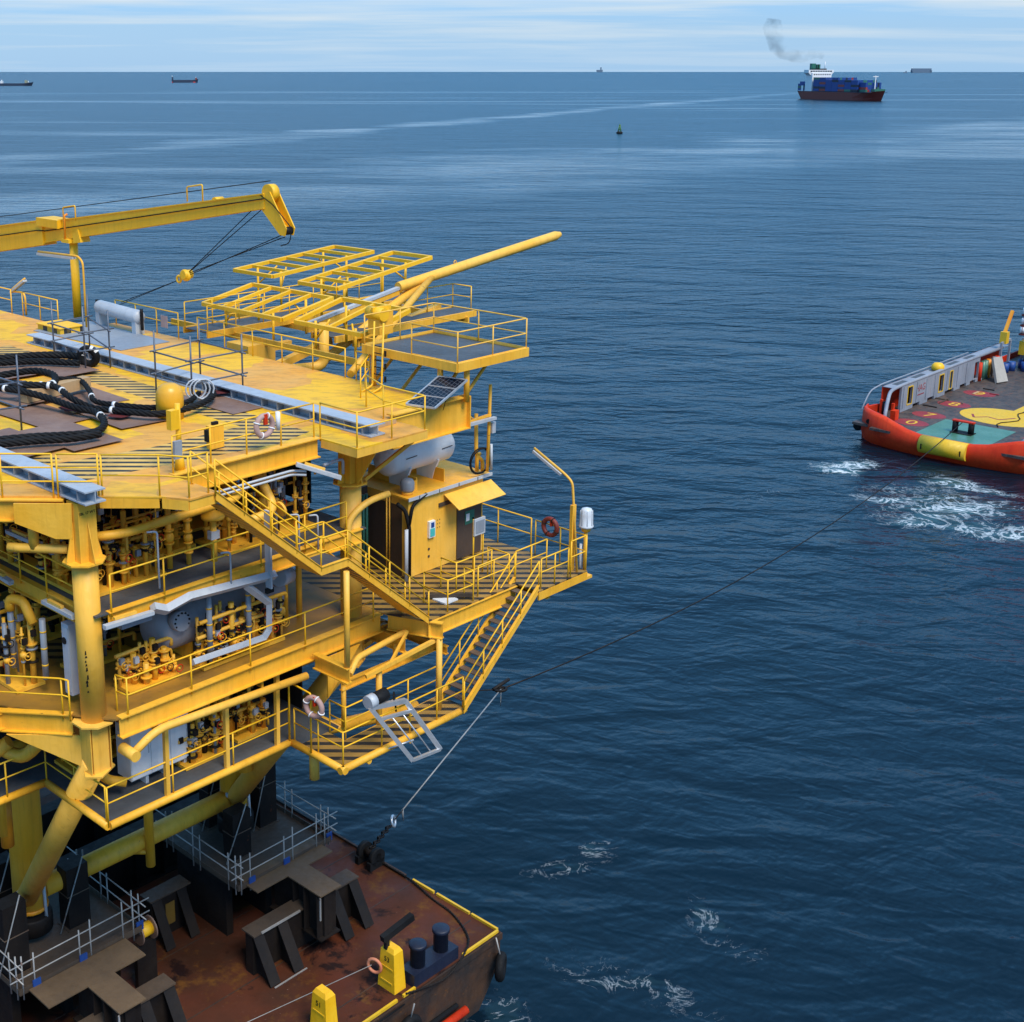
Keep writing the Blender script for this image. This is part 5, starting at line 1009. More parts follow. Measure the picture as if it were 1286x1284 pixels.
t = thing('grey_cabinet','slim grey instrument cabinet just left of the near column','cabinet',(-.1,1.3,ZD)); MB().box(-.15,.1,.8,1.15,ZD+.3,ZD+2.4).part('body', LGREY, t); MB().box(-.17,-.152,.83,1.12,ZD+.4,ZD+2.3).part('door', LGREY, t); MB().tube((-.2,1.0,ZD+1.9),(-.17,1.0,ZD+1.9),0.10,12).part('gauge', BLK, t)
t = thing('caged_ladder','yellow ladder with black bands at the left of the main level','ladder',(-1.0,6.3,ZD))
for w_ in (6.1,6.6):
    for k in range(7): MB().tube((-1.0,w_,ZD+.3+k*.38),(-1.0,w_,ZD+.3+k*.38+.37),0.045,6).part('stile_band', YB if k % 2 else BLK, t)
for k in range(8): MB().tube((-1.0,6.1,ZD+.4+k*.32),(-1.0,6.6,ZD+.4+k*.32),0.022,5).part('rung', BLK, t)
# dark backing walls added deep inside to keep the levels dark
for z0, z1, w_, lab in ((ZD+.01,ZM-.5,9.6,'dark backing wall added deep inside the main level'),(ZM+.01,ZT-.65,8.2,'dark backing wall added deep inside the mezzanine level'),(ZL+.01,ZD-.7,6.4,'dark backing wall added deep inside the lower level')):
    t = thing('dark_backing', lab, 'wall', (4,w_,z0))
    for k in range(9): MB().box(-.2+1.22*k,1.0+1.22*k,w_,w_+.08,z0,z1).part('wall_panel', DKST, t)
    for k in range(3): MB().box(10.2 if z0 > ZD-.1 else 8.1,10.26 if z0 > ZD-.1 else 8.16,w_-1.9*(k+1)+.05,w_-1.9*k-.02,z0,z1).part('shade_panel', DKST, t)
# lower deck: white cabinet, pipes
t = thing('white_cabinet','large white cabinet on the lower deck','cabinet',(1.9,.9,ZL))
q0, q1 = Pw(165,975,.45), Pw(238,948,.45)
MB().box(q0[0],q1[0],.45,1.15,ZL+.28,ZL+1.95).part('body', WH, t)
for k in range(3):
    a, b = q0[0]+(q1[0]-q0[0])*k/3+.015, q0[0]+(q1[0]-q0[0])*(k+1)/3-.015; d_ = MB().box(a,b,.42,.45,ZL+.32,ZL+1.9).part('door', WH, t); MB().box(b-.08,b-.05,.40,.42,ZL+1.0,ZL+1.25).part('handle', LGREY, d_)
    MB().box(a+.5,a+.6,.5,1.1,ZL,ZL+.28).part('foot', LGREY, t)
MB().pipe([(.55,.7,15.6),(.55,.7,14.5),(1.1,.3,14.35)],0.14,10,.4).solo('lower_elbow', Y, 'yellow pipe elbow on the lower deck left of the white cabinet', 'pipe')
for k, (u_, w_, r_) in enumerate(((4.2,.9,.10),(4.75,.5,.14),(5.0,1.2,.06),(5.9,.7,.05),(6.1,.9,.05))): MB().tube((u_,w_,ZL),(u_,w_,ZD-.1),r_,10).solo('lower_pipe', Y, ['yellow pipe up from the lower deck beside the white cabinet','thickest yellow pipe up from the lower deck','thin yellow pipe behind the thick one on the lower deck','thin yellow pipe near the lifebuoy frame, left one','thin yellow pipe near the lifebuoy frame, right one'][k], 'pipe', 'pipes up from the lower deck')
for k, u_ in enumerate((1.95,4.1,6.05)): MB().bar((u_,-.46,ZL),(u_,-.5,ZD-.5),0.13,0.13).solo('deck_hanger', YP, ['yellow hanger post at the white cabinet between lower and main deck','yellow hanger post right of the white cabinet','yellow hanger post at the right end of the lower deck'][k], 'post', 'hanger posts between lower and main deck')
MB().box(5.3,6.4,.9,1.6,ZL+.02,ZL+.6).solo('orange_pump', YO, 'orange primed pump casing on the lower deck', 'pump')
for k, (a, b) in enumerate((((-1.2,3.6,15.2),(-.4,1.8,15.9)),((-2.4,4.2,15.0),(-1.0,3.0,15.4)))): MB().pipe([a,((a[0]+b[0])/2,(a[1]+b[1])/2,a[2]-.35),b],0.2,10,.5).solo('cross_pipe', Y, ['yellow pipe bend under the main deck beside the diagonal brace','yellow pipe bend under the main deck at the left edge'][k], 'pipe')
# ------------------------------------------------------------------ barge
ZB = 2.8; BU, BW = 15.75, -1.5
bg_ = thing('barge', 'rusty brown flat cargo barge carrying the platform', 'barge', (5,5,0))
MB().box(-22,BU,BW,30,ZB-.03,ZB).part('deck_plating', BDECK, bg_)
hl = MB(); hl.add([(-22,BW,ZB-.031),(BU,BW,ZB-.031),(BU,30,ZB-.031),(-22,30,ZB-.031),(-22,BW,-.6),(BU-1.6,BW,-.6),(BU-1.6,30,-.6),(-22,30,-.6),(BU,BW,1.5),(BU,30,1.5)],
   [(0,4,5,8,1),(1,8,9,2),(8,5,6,9),(2,9,6,7,3),(3,7,4,0),(4,7,6,5)]); hl.part('hull', BHULL, bg_)
MB().box(-22,BU+.06,BW-.06,BW,ZB-.32,ZB-.06).part('rubbing_strake', BHULL, bg_); MB().box(BU,BU+.06,BW,30,ZB-.32,ZB-.06).part('rubbing_strake', BHULL, bg_)
MB().tube((-22,BW-.06,1.0),(13.3,BW-.06,1.0),0.10,8).part('side_fender', BLK, bg_); MB().tube((8.0,BW-.25,.75),(13.6,BW-.25,.75),0.16,10).part('red_fender', RED, bg_, 'bright red tubular fender on the barge side')
for a, b in (((BU-.05,.0),(BU-.05,1.7)),((BU-.05,1.85),(BU-.05,3.0)),((BU-.05,BW+.1),(BU-.05,-.1)),((BU-.1,BW+.05),(13.7,BW+.05)),((-8,BW+.05),(10.3,BW+.05)),((10.6,BW+.05),(11.2,BW+.05)),((BU-.05,3.4),(BU-.05,5.5)),((BU-.05,5.9),(BU-.05,14))):
    MB().bar((a[0],a[1],ZB+.05),(b[0],b[1],ZB+.05),0.09,0.10).part('edge_bar', TYEL if a[1] < 3.2 else BHULL, bg_)
for k in range(8): MB().box(-20,BU-.3,BW+1.2+3.2*k,BW+1.25+3.2*k,ZB+.001,ZB+.006).part('deck_seam', BHULL, bg_)
# grillage platforms with scaffold rails
def grill(label, u0, u1, w0, w1, gz=5.4):
    t = thing('grillage_platform', label, 'platform', ((u0+u1)/2,(w0+w1)/2,ZB), 'dark steel platforms round the jacket legs')
    MB().box(u0,u1,w0,w1,gz-.06,gz).part('floor_plate', BRST, t)
    for a, b in (((u0,w0),(u1,w0)),((u1,w0),(u1,w1)),((u0,w0),(u0,w1))): MB().bar((a[0],a[1],gz+.09),(b[0],b[1],gz+.09),0.03,0.18).part('toe_board', BRST, t)
    for u_ in (u0+.4,(u0+u1)/2,u1-.4):
        MB().box(u_-.15,u_+.15,w0+1.1,w1-.6,ZB,gz-.062).part('web_girder', DKST, t)
    for (a, b) in (((u0,w0),(u1,w0)),((u1,w0),(u1,w1)),((u0,w0),(u0,w1))):
        a3, b3 = Vector((a[0],a[1],gz)), Vector((b[0],b[1],gz)); d = (b3-a3).normalized(); n = 3
        for k in range(n):
            for o in (0,.42):
                p = a3+(b3-a3)*(k/(n-1)*.9+.03)+d*o*(1 if k < 2 else -1); MB().tube(p-Vector((0,0,.25)),p+Vector((0,0,1.35+.12*math.sin(k*5+o*9))),0.026,6).part('rail_standard', SCAF, t)
        for h in (.55,1.05): MB().tube(a3-d*.3+Vector((0,0,h)),b3+d*.35+Vector((0,0,h+.04)),0.024,6).part('rail_tube', SCAF, t)
    for p in ((u0+.6,w0-.02),((u0+u1)/2,w0-.02),(u1-.02,w0+.1)): MB().box(p[0]-.14,p[0]+.14,p[1]-.05,p[1],gz-.05,gz+.3).part('blue_tag', BLUEC, t)
    return t
grill('dark platform with scaffold rails round the left jacket leg', -.3,4.35,5.0,9.3)
grill('dark platform with scaffold rails round the right jacket leg', 8.1,12.6,4.4,9.1)
def tplate(label, o, gz=5.42):
    t = thing('grillage_support', label, 'support', (o+1.9,3.4,ZB), 'T-shaped grillage supports on the barge deck')
    MB().prism([(o,3.75),(o,4.95),(o+3.65,4.95),(o+3.65,3.75),(o+2.42,3.75),(o+2.42,1.95),(o+1.42,1.95),(o+1.42,3.75)],gz,gz+.05).part('cover_plate', TPLATE, t)
    MB().box(o+1.72,o+2.1,2.1,4.9,ZB+.8,gz-.001).part('web_box', DKST, t); MB().box(o+1.45,o+2.4,2.0,4.9,ZB+.75,ZB+.80).part('bottom_flange', DKST, t)
    for w_ in (2.2,2.9,3.5): 
        for s in (-1,1): MB().box(o+1.91+s*.2,o+1.91+s*.46,w_,w_+.04,ZB+.8,gz-.002).part('stiffener', DKST, t)
    MB().box(o-.8,o+4.2,3.1,3.5,ZB,ZB+1.62).part('cross_girder', DKST, t)
    MB().box(o-.85,o+4.25,2.95,3.65,ZB+1.62,ZB+1.68).part('girder_flange', BRST, t); 
    for f in (o-.6,o+.5,o+3.0,o+4.0):
        MB().plate([(f,3.1,ZB+1.6),(f,2.1,ZB+.02),(f,3.1,ZB+.02)],0.05).part('gusset', DKST, t)
        MB().plate([(f-.22,3.05,ZB+1.6),(f+.22,3.05,ZB+1.6),(f+.22,2.12,ZB+.05),(f-.22,2.12,ZB+.05)],0.04).part('raker_plate', DKST, t)
    MB().bar((o-.5,2.96,ZB+1.66),(o+1.3,2.96,ZB+1.66),0.06,0.07).part('weld_tape', SCAF, t); MB().bar((o+1.40,1.96,gz-.02),(o+1.40,1.96,ZB+1.7),0.05,0.05).part('weld_tape', SCAF, t)
    for w_ in (2.05,): MB().bar((o-.7,w_,ZB+.02),(o+.8,w_,ZB+.02),0.05,0.03).part('weld_line', SCAF, t)
    return t
tplate('T-shaped brown steel support at the lower left, below the left jacket leg', 0.0)
tplate('T-shaped brown steel support in the middle of the barge deck', 8.45)
# black guide boxes welded round the legs
for k, (u_, w_, h) in enumerate(((3.0,7.0,2.3),(.2,6.2,2.6),(1.3,8.8,2.4),(11.6,7.2,3.2),(9.5,6.2,1.9),(10.2,8.6,2.8))):
    t = thing('leg_guide', ['black steel guide box right of the left jacket leg','black steel guide box at the left picture edge','black steel guide box behind the left jacket leg','tallest black steel guide box, right of the right jacket leg','black steel guide box in front of the right jacket leg','black steel guide box behind the right jacket leg'][k], 'guide', (u_,w_,5.4), 'black guide boxes round the jacket legs')
    MB().box(u_-.42,u_+.42,w_-.3,w_+.3,5.4,5.4+h).part('box', DKST, t)
    MB().box(u_-.44,u_+.44,w_-.32,w_+.32,5.4+h*.55,5.4+h*.55+.03).part('weld_band', RUSTY, t); MB().box(u_-.5,u_+.5,w_-.38,w_+.38,5.4,5.43).part('foot_plate', BRST, t)
    MB().tube((u_-.8,w_-.35,5.5),(u_+.2,w_-.35,5.4+h+.3),0.025,6).part('stay_rod', SCAF, t)
for k, (u_, w_) in enumerate(((4.7,5.4),)):
    t = thing('cable_reel', 'wooden cable reel at the corner of the left leg platform', 'cable reel', (u_,w_,4.8))
    for s in (-.25,.25): MB().tube((u_+s,w_,5.0),(u_+s+.05*(1 if s > 0 else -1),w_,5.0),0.42,20).part('reel_flange', PLY, t)
    MB().tube((u_-.25,w_,5.0),(u_+.25,w_,5.0),0.25,14).part('reel_core', YB, t); MB().box(u_-.4,u_+.4,w_-.1,w_+.1,ZB,4.6).part('reel_stand', DKST, t)
# low stools deeper under the deck
for k, (u_, w_) in enumerate(((6.9,7.4),)):
    t = thing('deck_stool', ['dark braced steel stool under the platform between the legs','dark braced steel stool left of the middle support'][k], 'stool', (u_,w_,ZB), 'braced stools on the barge deck')
    MB().box(u_-.7,u_+.9,w_-.25,w_+.25,ZB,ZB+1.7).part('stool_box', DKST, t); MB().box(u_-.8,u_+1.0,w_-.35,w_+.35,ZB+1.7,ZB+1.76).part('stool_top', BRST, t)
    for f in (-.5,.6): MB().plate([(u_+f-.2,w_-.26,ZB+1.65),(u_+f+.2,w_-.26,ZB+1.65),(u_+f+.2,w_-1.1,ZB+.05),(u_+f-.2,w_-1.1,ZB+.05)],0.05).part('raker_plate', DKST, t)
    MB().box(u_-.1,u_+.3,w_-.27,w_-.255,ZB+.4,ZB+1.3).part('paint_patch', DULLY, t)
for k, (w_, u0_, u1_, h_) in enumerate(((10.6,-2.0,13.5,2.5),(13.2,-6,14,3.2))):  # dark girders added so the space under the platform reads black
    t = thing('backing_girder', ['long dark girder added as black backing behind the jacket legs','tallest long dark girder added as black backing at the back of the barge'][k], 'girder', (6,w_,ZB), 'dark backing girders added on the barge')
    MB().ibeam((u0_,w_,ZB+h_),(u1_,w_,ZB+h_),h_,0.6,0.05,0.05).part('girder', DKST, t)
    for j in range(int((u1_-u0_)/1.3)): MB().box(u0_+.6+1.3*j,u0_+.64+1.3*j,w_-.28,w_-.03,ZB+.05,ZB+h_-.05).part('stiffener', DKST, t)
# numbered yellow posts, bollards, fairlead, tyres
def numpost(label, u_, w_, num, tool=False):
    t = thing('number_post', label, 'post', (u_,w_,ZB)); m = MB(); h = 1.65
    m.add([(u_-.28,w_-.42,ZB),(u_+.28,w_-.42,ZB),(u_+.28,w_+.42,ZB),(u_-.28,w_+.42,ZB),(u_-.22,w_-.32,ZB+h-.15),(u_+.22,w_-.32,ZB+h-.15),(u_+.22,w_+.32,ZB+h-.15),(u_-.22,w_+.32,ZB+h-.15),(u_-.14,w_-.24,ZB+h),(u_+.14,w_-.24,ZB+h),(u_+.14,w_+.24,ZB+h),(u_-.14,w_+.24,ZB+h)],
      [(0,3,2,1),(0,1,5,4),(1,2,6,5),(2,3,7,6),(3,0,4,7),(4,5,9,8),(5,6,10,9),(6,7,11,10),(7,4,8,11),(8,9,10,11)]); m.part('post_body', YB, t)
    for z_ in (.3,.85): MB().plate([(u_-.285+.04*z_,w_-.28,ZB+z_),(u_-.285+.04*z_,w_+.28,ZB+z_),(u_-.283+.04*z_,w_+.28,ZB+z_+.06),(u_-.283+.04*z_,w_-.28,ZB+z_+.06)],0.03).part('slot', TYEL, t)
    text_part('number', num, 0.27, BLK, t, (u_-.247,w_,ZB+1.2), (0,-1,0), (0.04,0,1), 0.003)
    if tool:
        MB().bar((u_-.15,w_+.1,ZB+h-.1),(u_-.15,w_+.1,ZB+h+.35),0.14,0.16).part('arm_foot', BLK, t); MB().bar((u_-.35,w_+.12,ZB+h+.35),(u_+1.05,w_+.02,ZB+h+.62),0.22,0.24).part('roller_arm', BLK, t)
        MB().torus((u_-.5,w_+.35,ZB+.9),.26,.06,(1,.3,0),18,6).part('lifebuoy', ORBUOY, t)
    return t
numpost('yellow post marked 53 with a black roller arm and orange ring', 10.75,-.75,'53',True)
numpost('yellow post marked 51 at the bottom picture edge', 7.55,-.75,'51')
t = thing('mooring_bollard','navy blue double bollard on the barge corner','bollard',(12.4,-1.0,ZB))
MB().box(11.2,13.5,-1.42,-.72,ZB+.002,ZB+.5).part('base', NAVY, t)
for u_ in (11.75,12.95): MB().lathe([(.27,0),(.27,.72),(.32,.74),(.32,.86),(.29,.88),(.02,.89)],(u_,-1.05,ZB+.5),(0,0,1),18).part('bitt', NAVY, t)
t = thing('towing_bracket','black rounded towing bracket at the barge end','bracket',(15.4,5.0,ZB))
for w_ in (4.6,5.3): MB().prism([(14.9,w_),(15.7,w_),(15.7,w_+.2),(14.9,w_+.2)],ZB,ZB+.35).part('cheek_foot', BLK, t); MB().tube((15.35,w_,ZB+.45),(15.35,w_+.2,ZB+.45),0.38,18).part('cheek', BLK, t)
MB().tube((15.35,4.6,ZB+.48),(15.35,5.5,ZB+.48),0.18,12).part('pin', DKST, t)
def tyre(label, c, axis):
    t = thing('tyre_fender', label, 'tyre', c, 'tyre fenders on the barge side'); MB().torus(c,.38,.17,axis,24,10).part('tyre', BLK, t)
    d = V3(axis).normalized(); MB().tube(V3(c)+Vector((0,0,.35)),(c[0]-d.x*.2,c[1]-d.y*.2,ZB+.05),0.03,6).part('hanging_chain', SCAF, t); return t
tyre('black tyre fender hung on the barge corner', (BU-.35,BW-.35,1.65), (0.6,-1,0)); tyre('grey tyre fender hung by chain on the barge side', (10.6,BW-.3,1.7), (0,1,0)); tyre('black tyre fender low on the barge side at the picture edge', (8.6,BW-.3,1.4), (0,1,0))
mr_, _ = rope([Pz(468,1076,ZB+.1),(15.62,4.2,ZB+.1),(15.6,3.0,ZB+.08),(15.35,1.6,ZB+.06),(15.2,.4,ZB+.06),(14.6,-.9,ZB+.08),(13.75,-1.5,ZB+.14),(12.6,-1.72,ZB-.1),(11.4,-1.62,ZB+.02),(10.7,-1.5,ZB+.12)],0.05,0.4,3,.15); t = thing('mooring_rope', 'dark mooring rope lying round the barge corner past the bollard', 'rope', (15.6,4.2,ZB)); [m.part('strand', DKST, t) for m in mr_]
MB().sweep([(-1.5,1.45,ZB+.6),(5,1.1,ZB+.45),(10.2,-.3,ZB+.9)],0.015,5).solo('tag_line', SCAF, 'thin pale line stretched across the barge deck to the numbered posts', 'line')
MB().tube((6.5,-1.62,ZB-.1),(10.5,-1.62,ZB-.12),0.03,6).solo('side_hose', BLK, 'thin black hose along the barge edge', 'hose')
# chain, shackle and tow line to the tug
t = thing('tow_bridle','pale steel tow bridle with chain from the barge bracket','tow line',(15.5,5.0,ZB+.6))
s0 = Vector((15.45,5.05,ZB+.7)); apw = Vector(Pz(629,866,4.2)); s1 = s0+(apw-s0)*.12
for k in range(9):
    a = s0+(s1-s0)*(k/9); d = (s1-s0).normalized(); MB().torus(a,.11,.035,(1,-.4,0) if k % 2 else (0,.3,1),12,5).part('chain_link', DKST, t)
MB().torus(s1+(apw-s0).normalized()*.25,.22,.06,(.6,-1,.3),14,6).part('shackle', ALU, t)
s2 = s0+(apw-s0)*.2; MB().tube(s1+(apw-s0).normalized()*.4,s2,0.03,6).part('link_wire', DKST, t); MB().tube(s2,s2-Vector((-.05,0,.55)),0.06,6,.02).part('marker', SCAF, t)
MB().tube(s2,apw,0.035,6).part('bridle_wire', SCAF, t)
far = Vector((15.6,22,ZB+.6)); fend = apw+(far-apw)*.10; MB().tube(apw,fend,0.03,6).part('bridle_leg', DKST, t); MB().tube(fend,far,0.02,6).part('bridle_leg', DKST, t)
MB().torus(apw,.28,.07,(0,.2,1),14,6).part('apex_link', DKST, t); MB().tube(apw+Vector((-.3,.25,0)),apw+Vector((.9,.25,.15)),0.09,8).part('apex_shackle', DKST, t); MB().tube(apw,apw-Vector((0,0,.9)),0.05,6,.02).part('marker', SCAF, t)
tugp = PF.m.inverted() @ (TF.m @ Vector((-1.2,0.2,2.75)))
pts = []
for k in range(25):
    f = k/24; p = apw.lerp(tugp, f); p.z -= 4*f*(1-f)*2.2; pts.append(p)
MB().sweep(pts,0.04,6).solo('tow_wire', DKST, 'long dark tow wire sagging from the bridle to the tug stern', 'tow line')
# ------------------------------------------------------------------ tug (stern part in view); frame: u forward, w to port
DZ = 1.8
tg = thing('tug_boat', 'red and yellow anchor handling tug with a worn work deck, seen from its stern', 'tug', (6,0,0), fr=TF)
def stern_u(w): return -5.75+0.030*max(0,abs(w)-1.5)**2.0 if abs(w) < 7.5 else -4.67+ (abs(w)-7.5)*1.0
ws = [-9.0,-8.6,-8.0,-7.2,-6,-4.8,-3.6,-2.4,-1.9,0,1.9,2.4,3.6,4.8,6,7.2,8.0,8.6,9.0]
def topz(w): a = max(0,min(1,(abs(w)-2.2)/5.0)); return DZ+.18+1.05*(a*a*(3-2*a))
hm = MB(); vs = []
for w in ws:
    u0 = stern_u(w)+(0.9 if abs(w) >= 9.0 else 0); tz_ = topz(w)
    for du, z in ((1.1,DZ-.02),(0.75,tz_),(.32,tz_+.02),(.02,tz_-.22),(-.06,1.0),(.25,.35),(.9,-.5)): vs.append((u0+du,w,z))
k = 7; fs = []
for i in range(len(ws)-1):
    for j in range(k-1): fs.append((i*k+j,(i+1)*k+j,(i+1)*k+j+1,i*k+j+1))
hm.add(vs, fs, True); hm.part('stern_bulwark', RED, tg)
rm = MB(); rm.sweep([(stern_u(0)+.30,-2.15,DZ-.55),(stern_u(0)+.30,2.05,DZ-.55)],0.80,28); rm.part('stern_roller', TYEL, tg, 'yellow painted stern roller')
sd_ = MB()
for s in (-1,1):
    pl = [(-2.4,9.0*s,2.9),(2,9.2*s,2.4),(44,9.2*s,2.4),(44,9.2*s,-.5),(-2.4,9.0*s,-.5)]
    sd_.plate(pl, 0.1)
sd_.part('hull_side', RED, tg)
MB().box(-4.55,44,-9.1,9.1,DZ-.25,DZ-.02).part('work_deck', TDECK, tg, 'dark worn timber work deck'); MB().box(-5.4,-4.5,-7.0,7.0,DZ-.26,DZ-.03).part('stern_deck', TDECK, tg)
MB().box(-4.75,2.6,-3.3,3.2,DZ-.018,DZ).part('green_plate', TGREEN, tg, 'green painted towing plate')
MB().prism([(7.1+3.3*math.cos(a*math.pi/18),-.4+3.9*math.sin(a*math.pi/18)) for a in range(36)],DZ-.016,DZ-.008).part('yellow_circle', TYEL, tg)
MB().box(9.8,15,-1.0,-.2,DZ-.017,DZ-.010).part('yellow_line', TYEL, tg)
for a, b in (((5.2,1.6),(6.3,.7)),((6.3,.7),(5.9,-.5)),((5.9,-.5),(7.6,-1.4)),((6.4,2.2),(5.2,1.6))): MB().bar((a[0],a[1],DZ-.006),(b[0],b[1],DZ-.006),0.22,0.006).part('circle_mark', TRED, tg)
for k_, (nu, dg) in enumerate(((-1.3,'0'),(2.6,'7'),(8.5,'8'),(14.8,'9'))):
    nu += .4; c = MB().prism([(nu+1.25*math.cos(a*math.pi/9),5.0+1.6*math.sin(a*math.pi/9)) for a in range(18)],DZ-.016,DZ-.010).part('number_patch', TRED, tg)
    text_part('deck_number', dg, 2.1, TYEL, tg, (nu,5.0,DZ-.006), (0,-1,0), (1,0,0), 0.002)
for k_, nu in enumerate((1.2,6.5)): MB().prism([(nu+1.0*math.cos(a*math.pi/9),-5.6+1.15*math.sin(a*math.pi/9)) for a in range(18)],DZ-.016,DZ-.010).part('number_patch', TRED, tg)
bt = MB().box(-1.9,-.7,-.95,1.0,DZ,DZ+.06).part('towing_pins', DKST, tg)
for w in (-.7,.75): MB().tube((-1.3,w,DZ),(-1.3,w,DZ+1.05),0.27,12).part('pin', BLK, bt)
MB().bar((-1.3,-.95,DZ+1.1),(-1.3,1.0,DZ+1.1),0.5,0.12).part('pin_cap', RED, bt)
# grey crash rail along the port side, with openings
cw = 7.35; bh = 2.6
opens = [(3.2,4.3,.5,2.3),(10.5,11.6,.5,2.3),(13.1,13.8,.4,2.3),(19.5,20.6,.3,2.2)]
edges = [1.8]+[x for o in opens for x in o[:2]]+[20.8]
cr2 = MB()
for i in range(0, len(edges)-1):
    a, b = edges[i], edges[i+1]
    if i % 2 == 0: cr2.box(a,b,cw,cw+.22,DZ+.35,DZ+bh)
    else:
        o = opens[i//2]; cr2.box(a,b,cw,cw+.22,DZ+o[3],DZ+bh); cr2.box(a,b,cw,cw+.22,DZ+.35,DZ+o[2])
for a, b in ((1.8,4.6),(6.2,8.0),(9.6,12.2),(14.4,16.0),(17.6,18.6),(20.0,20.8)): cr2.box(a,b,cw+.002,cw+.218,DZ,DZ+.352)
cr2.part('crash_rail', TGREY, tg, 'grey steel crash rail wall with slots')
for o in opens[:3]:
    for u_ in o[:2]: MB().box(u_-.06,u_+.06,cw-.03,cw,DZ+o[2],DZ+o[3]).part('slot_frame', TYEL, tg)
    for z_ in o[2:]: MB().box(o[0],o[1],cw-.03,cw,DZ+z_-.05,DZ+z_+.05).part('slot_frame', TYEL, tg)
MB().box(.6,30,cw+.22,cw+1.45,DZ+bh-.06,DZ+bh).part('rail_top', TGREY, tg)
for k_ in range(5): MB().box(2+4.2*k_,4.4+4.2*k_,cw+.45,cw+1.15,DZ+bh+.001,DZ+bh+.01).part('top_grating', GRAT, tg)
MB().box(.6,30,cw+1.4,cw+1.46,DZ-.2,DZ+bh).part('outer_wall', RED, tg)
MB().pipe([(-3.9,6.3,DZ+.75),(-2.6,6.75,DZ+1.9),(-.6,cw+.1,DZ+bh-.05),(1.2,cw+.12,DZ+bh+.08),(13.6,cw+.12,DZ+bh+.12),(27,cw+.12,DZ+bh+.12)],0.17,10,1.0).part('cap_tube', TGREY, tg)
MB().pipe([(-3.6,8.75,DZ+1.0),(-2.0,cw+1.45,DZ+bh+.0),(0.5,cw+1.45,DZ+bh+.25),(21,cw+1.45,DZ+bh+.25)],0.07,8,.8).part('outer_tube', TGREY, tg)
MB().pipe([(-4.0,-6.0,DZ+.75),(-2.4,-6.7,DZ+1.7),(0,-7.4,DZ+bh),(10,-7.4,DZ+bh)],0.17,10,1.0).part('cap_tube', TGREY, tg)
MB().box(0,20,-7.57,-7.35,DZ,DZ+bh).part('crash_rail', TGREY, tg)
for u_, w_, h_, m_ in ((-1.7,7.7,1.9,RED),(-2.2,7.0,1.7,TGREY),(-.9,6.9,1.5,RED),(-2.9,8.3,.9,BLK),(-2.5,8.6,.9,BLK)): MB().box(u_-.12,u_+.12,w_-.12,w_+.12,DZ,DZ+h_).part('stanchion', m_, tg)
MB().tube((-1.6,7.35,DZ),(-1.6,7.35,DZ+1.7),0.28,10).part('capstan', BLK, tg); MB().box(-1.4,-.6,6.4,6.9,DZ,DZ+.9).part('hose_box', RED, tg)
text_part('bulwark_lettering', 'HAG', 1.0, TRED, tg, (6.2,cw-.006,DZ+1.75), (1,0,0), (0,0,1), 0.003)
MB().bar((5.5,cw-.01,DZ+1.1),(7.0,cw-.01,DZ+1.1),0.01,0.10).part('lettering_underline', TRED, tg)
tb_ = MB(); tb_.lathe([(.5,0),(.62,.15),(.62,.5),(.4,.75),(.02,.8)],(11.3,cw+.6,DZ+bh),(0,0,1),14); tb_.part('yellow_vent', YB, tg)
MB().tube((-3.2,9.15,1.05),(-2.4,9.2,1.15),0.45,14).part('corner_fender', BLK, tg)
MB().tube((-4.62,7.5,2.1),(-4.40,7.5,2.1),0.24,12).part('hawse_hole', BLK, tg)
for w_ in (-1.8,1.7): MB().box(stern_u(0)-.53,stern_u(0)-.49,w_-.05,w_+.05,DZ-.85,DZ-.35).part('roller_slot', BLK, tg)
# gear near the superstructure
rd2 = random.Random(21)
for k_ in range(26):
    u_, w_ = rd2.uniform(3.5,26), rd2.uniform(-6.5,6.6)
    if abs(u_-7.2) < 3.6 and abs(w_) < 4.2: continue
    L2 = rd2.uniform(.5,2.4); a2 = rd2.choice((0,0,1.57,.4)); MB().bar((u_,w_,DZ+.03),(u_+L2*math.cos(a2),w_+L2*math.sin(a2),DZ+.03),rd2.uniform(.12,.3),.08).part('dunnage', rd2.choice((RUSTY,DKST,WOOD,BRST,TRED)), tg)
for k_ in range(3): MB().sweep([(3+5*k_+.9*j,-1.5-1.1*k_+.5*math.sin(j*1.1+k_),DZ+.04) for j in range(9)],0.05,5).part('deck_wire', DKST, tg)
for u_ in (2.2,5.2,7.4,9.4,12.4,15.0,17.2): MB().box(u_,u_+.08,cw-.06,cw,DZ+.35,DZ+bh-.1).part('rail_rib', TGREY, tg)
MB().box(20.8,29,cw-.1,cw+.3,DZ,DZ+.2).part('gear_sill', TGREY, tg)
for u_, m_ in ((20.9,RED),(21.8,TGREEN),(22.5,TGREEN),(23.3,YO),(24.1,BROWN),(24.9,TGREY),(25.6,RED)): MB().tube((u_,cw,DZ),(u_,cw,DZ+2.0),0.26,10).part('gas_bottle', m_, tg)
MB().plate([(20.9,5.5,DZ+.02),(22.6,5.0,DZ+.02),(23.9,6.4,DZ+2.3),(22.6,6.8,DZ+2.3)],0.3).part('tarpaulin', paint('grey_tarpaulin',(0.33,0.30,0.27),None,0,0.8,0.4), tg)
for u_, w_ in ((27.2,7.0),(28.5,6.8),(29.2,5.6),(30.6,6.4)): MB().tube((u_,w_,DZ),(u_,w_,DZ+1.0),0.42,14).part('blue_drum', BLUEC, tg)
for u_, w_ in ((26.2,7.3),(28.4,7.2),(30.6,6.6)): MB().bar((u_,w_,DZ),(u_,w_,DZ+3.4),0.22,0.22).part('portal_post', TGREY, tg)
MB().bar((26.2,7.3,DZ+3.3),(28.4,7.2,DZ+3.5),0.2,0.25).part('portal_beam', TGREY, tg)
